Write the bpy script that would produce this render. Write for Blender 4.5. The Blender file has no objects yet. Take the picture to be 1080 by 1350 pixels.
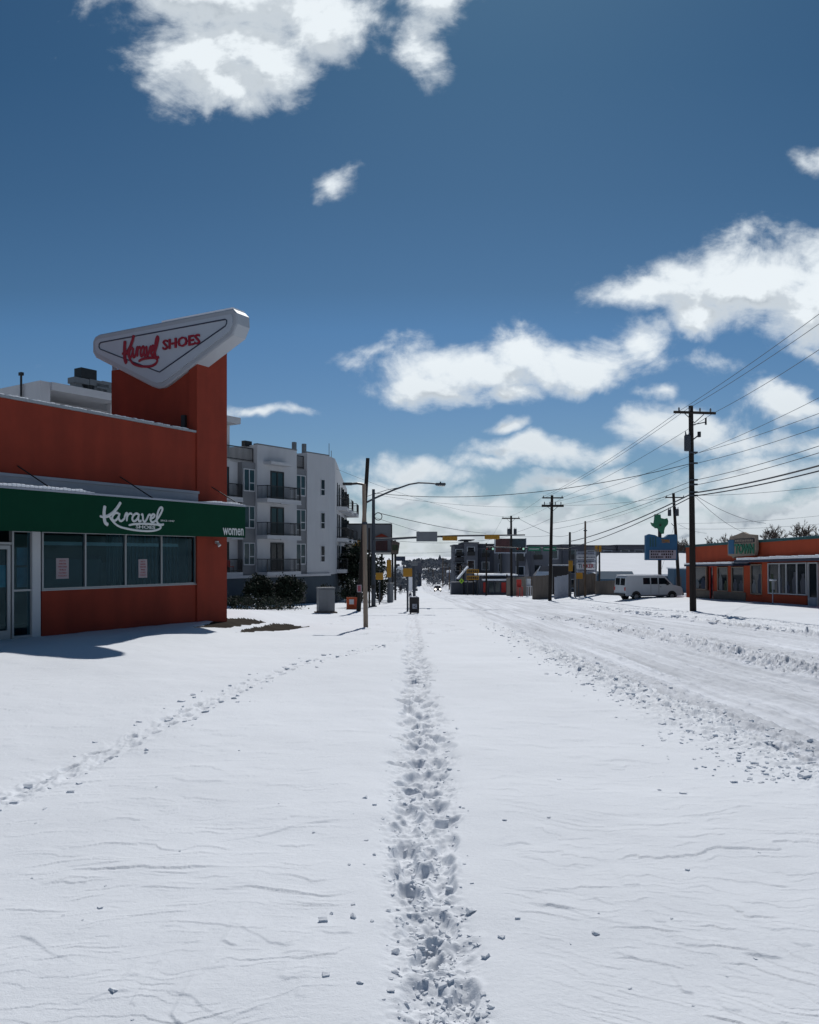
import bpy, math, random
import numpy as np
from mathutils import Vector, Matrix
random.seed(7)
rng = np.random.default_rng(11)
SC = bpy.context.scene
COL = SC.collection
F = 1083.0; CX = 540.0; HY = 733.0          # calibration of the view: focal length, centre column and horizon row

def P(px, py, Y):
    return Vector(((px-CX)/F*Y, Y, (HY-py)/F*Y))

# ------------------------------------------------------------------ materials
def mat(name, col, rough=0.7, var=0.12, scale=3.0, bump=0.0, bscale=40.0, metal=0.0, spec=0.4, stretch=(1,1,1), streak=0.0):
    m = bpy.data.materials.new(name); m.use_nodes = True
    nt = m.node_tree; N = nt.nodes; L = nt.links
    b = N['Principled BSDF']
    b.inputs['Roughness'].default_value = rough
    b.inputs['Metallic'].default_value = metal
    b.inputs['Specular IOR Level'].default_value = spec
    tc = N.new('ShaderNodeTexCoord')
    mp = N.new('ShaderNodeMapping'); mp.inputs['Scale'].default_value = stretch
    L.new(tc.outputs['Object'], mp.inputs['Vector'])
    nz = N.new('ShaderNodeTexNoise'); nz.inputs['Scale'].default_value = scale
    nz.inputs['Detail'].default_value = 6; nz.inputs['Roughness'].default_value = 0.65
    L.new(mp.outputs['Vector'], nz.inputs['Vector'])
    rp = N.new('ShaderNodeMapRange')
    rp.inputs['From Min'].default_value = 0.25; rp.inputs['From Max'].default_value = 0.75
    rp.inputs['To Min'].default_value = 1-var; rp.inputs['To Max'].default_value = 1+var
    L.new(nz.outputs['Fac'], rp.inputs['Value'])
    mx = N.new('ShaderNodeVectorMath'); mx.operation = 'SCALE'
    mx.inputs[0].default_value = col[:3]
    out = rp.outputs['Result']
    if streak:
        mp2 = N.new('ShaderNodeMapping'); mp2.inputs['Scale'].default_value = (1.5, 1.5, 0.22)
        L.new(tc.outputs['Object'], mp2.inputs['Vector'])
        n2 = N.new('ShaderNodeTexNoise'); n2.inputs['Scale'].default_value = 1.2; n2.inputs['Detail'].default_value = 5
        L.new(mp2.outputs['Vector'], n2.inputs['Vector'])
        r2 = N.new('ShaderNodeMapRange'); r2.inputs['From Min'].default_value = .3; r2.inputs['From Max'].default_value = .75
        r2.inputs['To Min'].default_value = 1+streak*.4; r2.inputs['To Max'].default_value = 1-streak
        L.new(n2.outputs['Fac'], r2.inputs['Value'])
        ml = N.new('ShaderNodeMath'); ml.operation = 'MULTIPLY'
        L.new(out, ml.inputs[0]); L.new(r2.outputs['Result'], ml.inputs[1]); out = ml.outputs[0]
    L.new(out, mx.inputs['Scale'])
    L.new(mx.outputs['Vector'], b.inputs['Base Color'])
    if bump:
        bz = N.new('ShaderNodeTexNoise'); bz.inputs['Scale'].default_value = bscale; bz.inputs['Detail'].default_value = 5
        L.new(tc.outputs['Object'], bz.inputs['Vector'])
        bp = N.new('ShaderNodeBump'); bp.inputs['Strength'].default_value = bump; bp.inputs['Distance'].default_value = 0.02
        L.new(bz.outputs['Fac'], bp.inputs['Height']); L.new(bp.outputs['Normal'], b.inputs['Normal'])
    return m

def snow_mat(name, col, dirty=0.0, bump=0.5):
    m = bpy.data.materials.new(name); m.use_nodes = True
    nt = m.node_tree; N = nt.nodes; L = nt.links; b = N['Principled BSDF']
    b.inputs['Roughness'].default_value = 0.75
    b.inputs['Specular IOR Level'].default_value = 0.15
    tc = N.new('ShaderNodeTexCoord')
    def noise(scale, detail=6, sc=(1,1,1), rough=.6):
        mp = N.new('ShaderNodeMapping'); mp.inputs['Scale'].default_value = sc
        L.new(tc.outputs['Object'], mp.inputs['Vector'])
        n = N.new('ShaderNodeTexNoise'); n.inputs['Scale'].default_value = scale; n.inputs['Detail'].default_value = detail
        n.inputs['Roughness'].default_value = rough
        L.new(mp.outputs['Vector'], n.inputs['Vector']); return n.outputs['Fac']
    def rng_(v, a, b_, c, d):
        r = N.new('ShaderNodeMapRange'); r.inputs['From Min'].default_value = a; r.inputs['From Max'].default_value = b_
        r.inputs['To Min'].default_value = c; r.inputs['To Max'].default_value = d; L.new(v, r.inputs['Value']); return r.outputs['Result']
    def mul(a, b_):
        x = N.new('ShaderNodeMath'); x.operation = 'MULTIPLY'; L.new(a, x.inputs[0]); L.new(b_, x.inputs[1]); return x.outputs[0]
    v = rng_(noise(.35, 4), .3, .7, .96, 1.03)
    v = mul(v, rng_(noise(60, 3), .3, .7, .97, 1.03))
    if dirty:
        v = mul(v, rng_(noise(1.6, 5, (1.7, .022, 1), .62), .36, .64, 1.0 + dirty*.45, 1.0 - dirty*.8))
        v = mul(v, rng_(noise(5, 6, (1.5, .03, 1), .65), .42, .70, 1.0 + dirty*.15, 1.0 - dirty*.45))
        v = mul(v, rng_(noise(5, 6, (1.3, .25, 1), .7), .45, .75, 1.0, 1.0 - dirty*.2))
    mx = N.new('ShaderNodeVectorMath'); mx.operation = 'SCALE'; mx.inputs[0].default_value = col
    L.new(v, mx.inputs['Scale']); L.new(mx.outputs['Vector'], b.inputs['Base Color'])
    h1 = noise(22, 6, (1, 1.4, 1), .7); h2 = noise(140, 3)
    ad = N.new('ShaderNodeMath'); ad.operation = 'MULTIPLY_ADD'; L.new(h2, ad.inputs[0]); ad.inputs[1].default_value = .35; L.new(h1, ad.inputs[2])
    bp = N.new('ShaderNodeBump'); bp.inputs['Strength'].default_value = bump; bp.inputs['Distance'].default_value = .012
    L.new(ad.outputs[0], bp.inputs['Height']); L.new(bp.outputs['Normal'], b.inputs['Normal'])
    return m

def glass_mat(name, tint, alpha=.55, rough=.03, refl=(.85,.9,1)):
    """Window glass: mostly see-through, tinted, with a mirror-like sheen that grows at grazing angles."""
    m = bpy.data.materials.new(name); m.use_nodes = True
    nt = m.node_tree; N = nt.nodes; L = nt.links
    N.remove(N['Principled BSDF']); o = N['Material Output']
    t = N.new('ShaderNodeBsdfTransparent'); t.inputs[0].default_value = (*tint, 1)
    g = N.new('ShaderNodeBsdfGlossy'); g.inputs['Roughness'].default_value = rough; g.inputs[0].default_value = (*refl, 1)
    tc = N.new('ShaderNodeTexCoord'); nz = N.new('ShaderNodeTexNoise'); nz.inputs['Scale'].default_value = .8
    L.new(tc.outputs['Object'], nz.inputs['Vector'])
    bp = N.new('ShaderNodeBump'); bp.inputs['Strength'].default_value = .08; bp.inputs['Distance'].default_value = .05
    L.new(nz.outputs['Fac'], bp.inputs['Height']); L.new(bp.outputs['Normal'], g.inputs['Normal'])
    lf = N.new('ShaderNodeLayerWeight'); lf.inputs['Blend'].default_value = .5
    pw = N.new('ShaderNodeMath'); pw.operation = 'POWER'; pw.inputs[1].default_value = 4.0; L.new(lf.outputs['Facing'], pw.inputs[0])
    lw = N.new('ShaderNodeMath'); lw.operation = 'MULTIPLY_ADD'; lw.inputs[1].default_value = .8; lw.inputs[2].default_value = .05; L.new(pw.outputs[0], lw.inputs[0])
    mx = N.new('ShaderNodeMixShader'); L.new(lw.outputs[0], mx.inputs[0]); L.new(t.outputs[0], mx.inputs[1]); L.new(g.outputs[0], mx.inputs[2])
    L.new(mx.outputs[0], o.inputs['Surface'])
    return m

M = {}
M['snow'] = snow_mat('snow', (.79,.815,.855))
M['road_snow'] = snow_mat('packed_snow', (.725,.75,.80), dirty=.28, bump=.5)
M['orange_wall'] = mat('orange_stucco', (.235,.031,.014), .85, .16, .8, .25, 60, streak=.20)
M['green_awning'] = mat('green_canvas', (.003,.040,.021), .85, .10, 2.0, .1, 90, spec=.12)
M['pale_metal'] = mat('pale_painted_metal', (.31,.34,.40), .55, .06, 1.5, streak=.08)
M['white_paint'] = mat('white_paint', (.50,.52,.55), .55, .05, 1.2, streak=.05)
M['cream_letter'] = mat('white_lettering', (.58,.60,.60), .6, .03)
M['red_letter'] = mat('red_lettering', (.26,.006,.022), .5, .05)
M['sign_face'] = mat('sign_face_white', (.42,.47,.53), .45, .04, 1.2)
M['sign_edge'] = mat('sign_edge_pale_grey', (.36,.39,.43), .5, .05, 1.2)  # pale grey, darkened so the rim's bevel shading is carried by colour
M['dark_line'] = mat('dark_blue_outline', (.03,.045,.075), .4, .05)
M['alu'] = mat('aluminium_frame', (.33,.35,.37), .4, .06, 2, metal=.3)
M['shop_glass'] = glass_mat('shop_glass', (.30,.46,.52), refl=(.28,.50,.60))
M['dark_glass'] = mat('dark_window_glass', (.008,.013,.018), .08, .3, .8, spec=.35)
M['teal_glass'] = mat('teal_window_glass', (.022,.05,.06), .12, .3, .7, spec=.5)
M['interior'] = mat('shop_interior', (.022,.034,.045), .9, .3, .7)
M['curtain'] = mat('teal_curtain', (.03,.075,.10), .9, .35, 1.0, stretch=(9,9,.2))
M['white_wall'] = mat('white_stucco', (.47,.485,.51), .9, .04, .5, .1, 60, streak=.06)
M['grey_wall'] = mat('grey_siding', (.18,.19,.205), .85, .06, .7, streak=.06)
M['slate_wall'] = mat('slate_blue_wall', (.055,.075,.095), .85, .10, .8, streak=.08)
M['black_metal'] = mat('black_metal', (.015,.016,.018), .45, .15)
M['wood'] = mat('weathered_pole_wood', (.11,.075,.05), .9, .35, 2.0, .5, 30, stretch=(6,6,.5))
M['pale_wood'] = mat('pale_pole_wood', (.23,.185,.145), .9, .3, 2.0, .5, 30, stretch=(6,6,.5))
M['dark_wood'] = mat('creosoted_pole_wood', (.018,.014,.012), .9, .35, 2.0, .5, 30, stretch=(6,6,.5))
M['steel'] = mat('galvanised_steel', (.045,.055,.07), .6, .10, 3, metal=.2)
M['grey_metal'] = mat('grey_metal', (.15,.165,.18), .55, .08, 2, streak=.06)
M['yellow'] = mat('signal_yellow', (.34,.17,.010), .6, .08, 3)
M['orange'] = mat('barrier_orange', (.42,.075,.02), .65, .1, 3)
M['red'] = mat('red_plastic', (.45,.03,.02), .5, .1, 3)
M['green_sign'] = mat('green_street_sign', (.01,.16,.09), .4, .06)
M['texas_green'] = mat('green_panel', (.012,.15,.078), .55, .08, 2)
M['blue_sign'] = mat('blue_panel', (.014,.105,.22), .55, .1, 1.5)
M['blue_wall'] = mat('blue_awning', (.045,.095,.15), .85, .1, 1)
M['van_paint'] = mat('van_white_paint', (.50,.53,.56), .4, .05, 1.0, spec=.5, streak=.05)
M['tyre'] = mat('black_rubber', (.012,.012,.012), .85, .2, 6)
M['hub'] = mat('steel_wheel', (.25,.26,.27), .4, .1, 5, metal=.6)
M['brick_tan'] = mat('tan_stone', (.17,.145,.12), .9, .2, 4, .4, 30)
M['fence_wood'] = mat('fence_boards', (.12,.10,.085), .9, .5, 2.0, .3, 30, stretch=(7,7,.4))
M['brown_sign'] = mat('cream_sign_board', (.30,.24,.19), .8, .12, 3)
M['teal_trim'] = mat('teal_trim', (.02,.085,.085), .65, .1, 2)
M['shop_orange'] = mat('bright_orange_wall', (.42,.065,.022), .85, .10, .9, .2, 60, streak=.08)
M['bark'] = mat('bare_bark', (.11,.085,.07), .95, .3, 5, .4, 40)
M['leaf_dark'] = mat('dark_evergreen_leaves', (.012,.022,.012), .85, .5, 2.5)
M['leaf_mid'] = mat('olive_leaves', (.045,.062,.032), .8, .5, 2.5)
M['woods'] = mat('winter_woods', (.10,.112,.13), .95, .35, .08)  # lifted grey-blue: distance haze is put into the colour
M['far_wall'] = mat('far_building_grey', (.155,.16,.185), .9, .12, .3)
M['far_wall_dark'] = mat('far_building_dark', (.085,.09,.11), .9, .12, .3)  # dark as shaded far facades, then lifted for haze, all in the colour
M['paper'] = mat('paper', (.36,.31,.34), .85, .05, 5)
M['paper_ink'] = mat('notice_ink', (.30,.08,.10), .8, .05, 5)
M['black_plastic'] = mat('black_plastic', (.01,.01,.013), .5, .15, 4)
M['grass_brown'] = mat('wet_brown_soil', (.034,.028,.022), .95, .45, 1.5, .6, 30, spec=.05)
M['navy'] = mat('navy_panel', (.02,.03,.06), .6, .1, 2)
M['skin'] = mat('skin', (.35,.2,.14), .6, .05)
M['cloth_dark'] = mat('dark_winter_clothes', (.02,.022,.03), .9, .2, 8)
M['picture'] = mat('billboard_picture', (.055,.018,.02), .5, .9, .5)
M['picture_teal'] = mat('billboard_picture_teal', (.02,.038,.05), .55, .7, .6)
M['lamp_glass'] = mat('lamp_lens', (.6,.6,.55), .2, .05)
def emit(name, col, s):
    m = bpy.data.materials.new(name); m.use_nodes = True; b = m.node_tree.nodes['Principled BSDF']
    b.inputs['Emission Color'].default_value = (*col,1); b.inputs['Emission Strength'].default_value = s; b.inputs['Base Color'].default_value = (*col,1); return m
M['headlight'] = emit('lit_headlight', (1,.95,.85), 6)
M['signal_red'] = emit('lit_red_signal', (1,.06,.02), 1.2)
M['signal_green'] = emit('lit_green_signal', (.45,.9,.7), .8)

# ------------------------------------------------------------------ objects
def tag(o, label=None, cat=None, group=None, kind=None):
    if label: o['label'] = label
    if cat: o['category'] = cat
    if group: o['group'] = group
    if kind: o['kind'] = kind
    return o
def thing(name, label, cat, loc=(0,0,0), rotz=0.0, group=None):
    o = bpy.data.objects.new(name, None); COL.objects.link(o)
    o.empty_display_size = .3
    o.location = loc; o.rotation_euler = (0,0,rotz)
    return tag(o, label, cat, group)
def mat_of(o):
    m = Matrix.Translation(o.location) @ o.rotation_euler.to_matrix().to_4x4()
    return m

class MB:
    def __init__(s): s.v = []; s.f = []; s.mi = []; s.cur = 0
    def add(s, vs, fs, mi=None):
        o = len(s.v); s.v += [tuple(v) for v in vs]
        s.f += [tuple(i+o for i in f) for f in fs]; s.mi += [s.cur if mi is None else mi]*len(fs); return s
    def box(s, x0,x1,y0,y1,z0,z1, mi=None):
        if x0>x1: x0,x1=x1,x0
        if y0>y1: y0,y1=y1,y0
        if z0>z1: z0,z1=z1,z0
        vs = [(x,y,z) for z in (z0,z1) for y in (y0,y1) for x in (x0,x1)]
        return s.add(vs, [(0,2,3,1),(4,5,7,6),(0,1,5,4),(2,6,7,3),(0,4,6,2),(1,3,7,5)], mi)
    def bbox(s, x0,x1,y0,y1,z0,z1, r=.02, mi=None):
        """box with chamfered vertical and horizontal edges"""
        c = [((x0+x1)/2),((y0+y1)/2),((z0+z1)/2)]; h = [abs(x1-x0)/2,abs(y1-y0)/2,abs(z1-z0)/2]
        r = min(r, min(h)*.9)
        vs = []; idx = {}
        for sx in (-1,1):
            for sy in (-1,1):
                for sz in (-1,1):
                    for ax in range(3):
                        p = [sx*(h[0]-r), sy*(h[1]-r), sz*(h[2]-r)]
                        p[ax] = (sx,sy,sz)[ax]*h[ax]
                        idx[(sx,sy,sz,ax)] = len(vs); vs.append([c[i]+p[i] for i in range(3)])
        fs = []
        for ax in range(3):
            a,b = [(1,2),(2,0),(0,1)][ax]
            for sg in (-1,1):
                q = []
                for (u,w) in ((-1,-1),(1,-1),(1,1),(-1,1)):
                    k=[0,0,0]; k[ax]=sg; k[a]=u; k[b]=w; q.append(idx[(*k,ax)])
                fs.append(tuple(q if sg>0 else q[::-1]))
        for ax in range(3):
            a,b = [(1,2),(2,0),(0,1)][ax]
            for u in (-1,1):
                for w in (-1,1):
                    k0=[0,0,0];k0[ax]=-1;k0[a]=u;k0[b]=w; k1=list(k0);k1[ax]=1
                    fs.append((idx[(*k0,a)],idx[(*k1,a)],idx[(*k1,b)],idx[(*k0,b)]))
        for sx in (-1,1):
            for sy in (-1,1):
                for sz in (-1,1):
                    fs.append(tuple(idx[(sx,sy,sz,ax)] for ax in range(3)))
        return s.add(vs, fs, mi)
    def quad(s, a,b,c,d, mi=None): return s.add([a,b,c,d],[(0,1,2,3)],mi)
    def prism(s, poly, fn0, fn1, mi=None, caps=True):
        """poly: 2D points; fn0/fn1 map a point to 3D for the two ends"""
        n=len(poly); vs=[fn0(p) for p in poly]+[fn1(p) for p in poly]
        fs=[(i,(i+1)%n,n+(i+1)%n,n+i) for i in range(n)]
        if caps: fs += [tuple(range(n))[::-1], tuple(range(n,2*n))]
        return s.add(vs,fs,mi)
    def tube(s, pts, r, n=8, mi=None, caps=True, squash=None):
        pts=[Vector(p) for p in pts]; k=len(pts); rs = r if isinstance(r,(list,tuple)) else [r]*k
        up=None; vs=[]
        for i,p in enumerate(pts):
            t=(pts[min(i+1,k-1)]-pts[max(i-1,0)])
            if t.length<1e-9: t=Vector((0,0,1))
            t.normalize()
            if up is None: up = Vector((0,0,1)) if abs(t.z)<.9 else Vector((1,0,0))
            a=t.cross(up)
            if a.length<1e-6: a=t.orthogonal()
            a.normalize(); b=a.cross(t).normalized(); up=b
            for j in range(n):
                th=2*math.pi*j/n
                vs.append(p+(a*math.cos(th)+b*math.sin(th))*rs[i])
        fs=[(i*n+j,i*n+(j+1)%n,(i+1)*n+(j+1)%n,(i+1)*n+j) for i in range(k-1) for j in range(n)]
        if caps: fs += [tuple(range(n))[::-1], tuple(range((k-1)*n,k*n))]
        return s.add(vs,fs,mi)
    def cyl(s, a, b, r0, r1=None, n=12, mi=None): return s.tube([a,b],[r0, r0 if r1 is None else r1],n,mi)
    def text(s, body, o, xd, yd, w, h, depth=.01, bold=0.0, mi=None):
        """lettering fitted into w x h, centred on o, in the plane of xd (along) and yd (up)"""
        cu=bpy.data.curves.new('lettering','FONT'); cu.body=body; cu.size=1; cu.extrude=.02; cu.offset=bold; cu.resolution_u=2
        ob=bpy.data.objects.new('lettering',cu); COL.objects.link(ob)
        dg=bpy.context.evaluated_depsgraph_get(); me=bpy.data.meshes.new_from_object(ob.evaluated_get(dg))
        co=np.array([v.co[:] for v in me.vertices]); fs=[tuple(p.vertices) for p in me.polygons]
        bpy.data.objects.remove(ob); bpy.data.curves.remove(cu); bpy.data.meshes.remove(me)
        lo=co.min(0); hi=co.max(0); c=(lo+hi)/2; d=hi-lo
        o=Vector(o); xd=Vector(xd).normalized(); yd=Vector(yd).normalized(); zd=xd.cross(yd)
        vs=[o+xd*((p[0]-c[0])/d[0]*w)+yd*((p[1]-c[1])/d[1]*h)+zd*(p[2]/.02*depth) for p in co]
        return s.add(vs,fs,mi)
    def build(s, name, mats, parent=None, world=False, smooth=False, loc=None):
        vs=s.v
        if parent is not None and world:
            inv=mat_of(parent).inverted(); vs=[tuple(inv @ Vector(v)) for v in vs]
        if loc is not None: vs=[(v[0]-loc[0],v[1]-loc[1],v[2]-loc[2]) for v in vs]
        me=bpy.data.meshes.new(name); me.from_pydata(vs,[],s.f)
        ml = mats if isinstance(mats,(list,tuple)) else [mats]
        for m in ml: me.materials.append(M[m] if isinstance(m,str) else m)
        if len(ml)>1: me.polygons.foreach_set('material_index', s.mi)
        if smooth: me.polygons.foreach_set('use_smooth',[True]*len(me.polygons))
        me.validate(); me.update()
        import bmesh
        if len(me.polygons) < 60000:
            bm=bmesh.new(); bm.from_mesh(me); bmesh.ops.recalc_face_normals(bm, faces=bm.faces); bm.to_mesh(me); bm.free()
        o=bpy.data.objects.new(name,me); COL.objects.link(o)
        if parent is not None: o.parent=parent
        if loc is not None: o.location=loc
        return o

def copy_tree(o, parent=None):
    c=o.copy(); COL.objects.link(c)
    if parent is not None: c.parent=parent
    for ch in list(o.children): copy_tree(ch,c)
    return c

class Frame:
    """a facade: origin on the ground at its far corner, s running back towards the viewer, n outwards"""
    def __init__(s, x, y, dx, dy):
        l=math.hypot(dx,dy); s.x=x; s.y=y; s.dx=dx/l; s.dy=dy/l
        s.ang=math.atan2(s.dy,s.dx)                # local x = (dx,dy); local y = (-dy,dx)
    def w(s,a,n): return (s.x+a*s.dx-n*s.dy, s.y+a*s.dy+n*s.dx)
    def s_of(s,px,n=0.0):
        r=(px-CX)/F; X=s.x-n*s.dy; Y=s.y+n*s.dx
        return (r*Y-X)/(s.dx-r*s.dy)
    def n_of(s,px,a=0.0):
        r=(px-CX)/F; X=s.x+a*s.dx; Y=s.y+a*s.dy
        return (r*Y-X)/(-s.dy-r*s.dx)
    def z_of(s,py,a,n=0.0): return (HY-py)/F*s.w(a,n)[1]

# ------------------------------------------------------------------ terrain
def sstep(a,b,x):
    t=np.clip((x-a)/(b-a),0,1); return t*t*(3-2*t)
_YR=[-500,0,217,320,500,900,1600,4000]; _ZR=[-1.6,-1.6,-1.6-.036*217,-9.45,-8.2,-8.0,-4.0,-4.0]
def zbase(x,y):
    x=np.asarray(x,float); y=np.asarray(y,float)
    z=np.interp(y,_YR,_ZR)
    lot=np.maximum(0,.036*y-.52)*(1-sstep(30,47,y))*sstep(-4.2,-6.8,x)
    rl=(.35+.016*np.clip(y-50,-20,30))*sstep(14.2,20,x)*sstep(-5,25,y)*(1-sstep(95,130,y))
    return z+lot+rl
def gz(x,y): return float(zbase(x,y))

_perm=np.random.default_rng(5).permutation(512).astype(np.int32); _perm=np.concatenate([_perm,_perm])
_gr=np.random.default_rng(6).normal(size=(512,2)); _gr/=np.linalg.norm(_gr,axis=1,keepdims=True)
def perlin(x,y):
    xi=np.floor(x).astype(np.int64); yi=np.floor(y).astype(np.int64); xf=x-xi; yf=y-yi
    u=xf*xf*xf*(xf*(xf*6-15)+10); v=yf*yf*yf*(yf*(yf*6-15)+10)
    def g(i,j):
        h=_perm[(_perm[(xi+i)&511]+((yi+j)&511))]; G=_gr[h]; return G[...,0]*(xf-i)+G[...,1]*(yf-j)
    a=g(0,0)*(1-u)+g(1,0)*u; b=g(0,1)*(1-u)+g(1,1)*u
    return (a*(1-v)+b*v)*1.5
def fbm(x,y,o=4,gain=.5):
    s=0;a=1
    for k in range(o):
        s=s+a*perlin(x+17.3*k,y-9.1*k); x=x*2.03; y=y*2.03; a*=gain
    return s
# ------------------------------------------------------------------ snow ground and road
def ground_mesh():
    rows=[-150,-70,-30,-14,-7,-3.5,-1.5,-.5,.3,.9,1.4,1.8,2.1]
    for a,b,st in ((1500,900,.8),(900,800,.35),(800,776,.25)):
        rows += [1733/(p-772) for p in np.arange(a,b,-st)]
    rows += [470,540,640,800,1100,1600,2400,4000]
    rows=np.array(rows)
    side=[.84,.88,.94,1.02,1.15,1.4,1.9,2.8,4.5,7.5,13,24,45]
    us=np.concatenate([-np.array(side)[::-1], np.linspace(-.82,.82,1300), side])
    w=np.maximum(rows,2.4)
    X=w[:,None]*us[None,:]; Y=np.repeat(rows[:,None],len(us),1)
    Z=zbase(X,Y)
    near=np.where((rows>-4)&(rows<75))[0]; r0,r1=near[0],near[-1]+1
    x=X[r0:r1]; y=Y[r0:r1]
    inner=sstep(.86,.80,np.abs(x/np.maximum(y,2.4)))
    h=np.zeros_like(x)
    h+=.035*fbm(x*.23,y*.23,3)+.010*fbm(x*1.1,y*1.1,3)*sstep(45,20,y)
    onroad=sstep(3.5,3.9,x)*sstep(13.7,13.2,x)
    xc=.12+.05*np.sin(y*.9)+.05*perlin(y*.35,y*0+.5)
    hw=(.17+.10*sstep(3,7,y))*(1+.35*perlin(y*1.15,y*0+8.8)+.15*perlin(y*3.1,x*2.0)); tr=np.exp(-(np.abs(x-xc)/hw)**4)*sstep(64,45,y)
    # the thin wind-cut shelves of the crust
    far=sstep(22,9,y)*sstep(-4,0,y)
    wx=.30*fbm(x*.55,y*.75,3)+.07*fbm(x*3.1+5,y*4.2,3)
    skew=np.where(x>0,.42,-.10)*x*sstep(6.5,3.2,y)
    for fr,amp,seed,thr in ((2.3,.0085,0.0,.32),(4.6,.0062,40.,.21),(9.5,.0040,90.,.10),(19,.0024,140.,.0)):
        f=(y+wx*(1 if fr<5 else .75)+skew*(1 if fr<9 else .8))*fr+seed
        bd=np.floor(f); ph=f-bd
        patch=sstep(thr,thr+.35,perlin(x*1.15*(fr/2.5)**.6+bd*7.731,bd*3.17+.37))
        h+=amp*patch*(1-ph)*far*inner*(1-tr)*(1-onroad)*sstep(0,.35,np.abs(x-xc)-.28)
    # the longer shelf edges that can be told apart
    SH=[(0,1050,2.25,[[(430,585),(470,597),(500,577),(530,580),(575,600),(610,632),(650,652),(685,658),(720,640),(770,628),(830,605)],[(195,600),(235,612),(310,582),(415,573)],[(680,375),(720,392),(770,412),(800,435),(890,452)],[(520,425),(560,430),(605,425)],[(425,493),(470,485),(520,468)],[(650,428),(690,443),(715,438)],[(580,520),(640,512),(670,505),(715,470)],[(150,218),(200,207),(320,200),(415,195)],[(600,140),(680,130),(790,115),(830,105),(900,88),(1000,78),(1080,72)],[(815,535),(850,545),(930,540)],[(870,590),(905,600),(920,592)],[(0,425),(60,417),(110,435),(160,470),(230,500)],[(380,610),(400,618),(415,612)],[(470,385),(520,384),(560,390)],[(350,545),(390,530),(425,526)],[(500,640),(520,665),(545,672)],[(930,400),(990,412),(1060,410)],[(820,468),(880,465),(960,475)]]),
        (640,1050,2.4545,[[(105,345),(160,347),(230,357),(290,372),(340,390),(400,402),(450,412),(520,418)],[(120,313),(180,310),(250,308),(330,322),(390,345),(470,362)],[(50,155),(110,152),(165,160)],[(100,195),(160,203),(220,215)],[(605,465),(650,473),(690,472),(735,485)],[(750,652),(790,675),(850,682)],[(930,720),(970,718),(1010,735)],[(630,608),(680,615)],[(760,530),(800,545),(850,562)],[(820,495),(880,505),(980,515)],[(400,480),(450,505),(500,512)],[(270,215),(300,230),(335,233)],[(440,290),(480,292),(510,288)],[(540,400),(600,410)],[(980,465),(1030,480),(1070,478)]])]
    for ox,oy,sc_,lines in SH:
        for ln in lines:
            g=[]
            for (u,v) in ln:
                Yq=1733/(oy+v/sc_-772); g.append(((ox+u/sc_-CX)/F*Yq,Yq))
            g.sort(); gx=np.array([p[0] for p in g]); gy=np.array([p[1] for p in g])
            i0=np.searchsorted(y[:,0],gy.min()-.1); i1=np.searchsorted(y[:,0],gy.max()+1.0)
            xs_=x[i0:i1]; ys_=y[i0:i1]; yc=np.interp(xs_,gx,gy)+.012*perlin(xs_*14,xs_*0+gy[0]*9)
            dd=ys_-yc; tp=np.clip(np.minimum(xs_-gx[0],gx[-1]-xs_)/(.25*(gx[-1]-gx[0])),0,1)**1.2*np.clip(.8+.7*perlin(xs_*5,xs_*0+3.3),.1,1.4); tp=np.where((xs_<gx[0])|(xs_>gx[-1]),0,tp)
            h[i0:i1]+=rng.uniform(.0045,.0085)*tp*sstep(-.012,.012,dd)*np.exp(-np.maximum(dd,0)/.32)*(1-tr[i0:i1] if tr is not None else 1)
    # tramp line of footprints
    h-=(.028+.022*sstep(4,8,y))*tr*(1+.5*fbm(x*2.2,y*1.2,2))
    mess=np.abs(fbm(x*8,y*6,3))
    h+=tr*(.030*mess-.011)*sstep(70,20,y)*(.55+.45*sstep(3.5,7,y))+tr*.012*fbm(x*15,y*13,2)*sstep(18,8,y)
    def stamp(px_,py_,a,b,ang,dep,rim=.025):
        R=max(a,b)*2.2
        i0=np.searchsorted(y[:,0],py_-R); i1=np.searchsorted(y[:,0],py_+R)
        if i1<=i0: return
        ww=max(py_,2.4); j0=np.searchsorted(us,(px_-R)/max(py_-R,2.4) if px_-R<0 else (px_-R)/max(py_+R,2.4)); j1=np.searchsorted(us,(px_+R)/max(py_-R,2.4) if px_+R>0 else (px_+R)/max(py_+R,2.4))
        if j1<=j0: return
        xx=x[i0:i1,j0:j1]-px_; yy=y[i0:i1,j0:j1]-py_
        c,s=math.cos(ang),math.sin(ang); p=(xx*c+yy*s)/a; q=(-xx*s+yy*c)/b
        d=np.sqrt(p*p+q*q)+.16*perlin(xx*9+px_*13,yy*9+py_*7)
        h[i0:i1,j0:j1]+=-dep*np.exp(-d**5)+rim*np.exp(-((d-1.25)/.28)**2)
    yy=1.2; k=0
    while yy<46:
        for _ in range(2):
            nf=float(.55+.45*sstep(3,6.5,yy)); sx=(.11 if k%2 else -.11)*nf; k+=1
            cx=.12+.05*math.sin(yy*.9)+sx+rng.normal(0,.05)*nf
            stamp(cx,yy+rng.uniform(-.12,.12),.072+rng.uniform(-.02,.03),.15+rng.uniform(-.04,.05),rng.normal(0,.35),rng.uniform(.03,.085)*nf,rng.uniform(.002,.014))
        yy+=rng.uniform(.24,.46)
    # scuffed sides of the tramp line
    for _ in range(14):
        q=1733/rng.uniform(70,240); stamp(.12+rng.choice([-1,1])*rng.uniform(.22,.36),q,.05,.09,rng.uniform(0,3),rng.uniform(.01,.04),.008)
    path=[(-3.9,4.2),(-3.05,6.1),(-2.85,9),(-2.75,12.6),(-2.17,16.8),(-1.2,20),(-.45,24),(-.1,28)]
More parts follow.
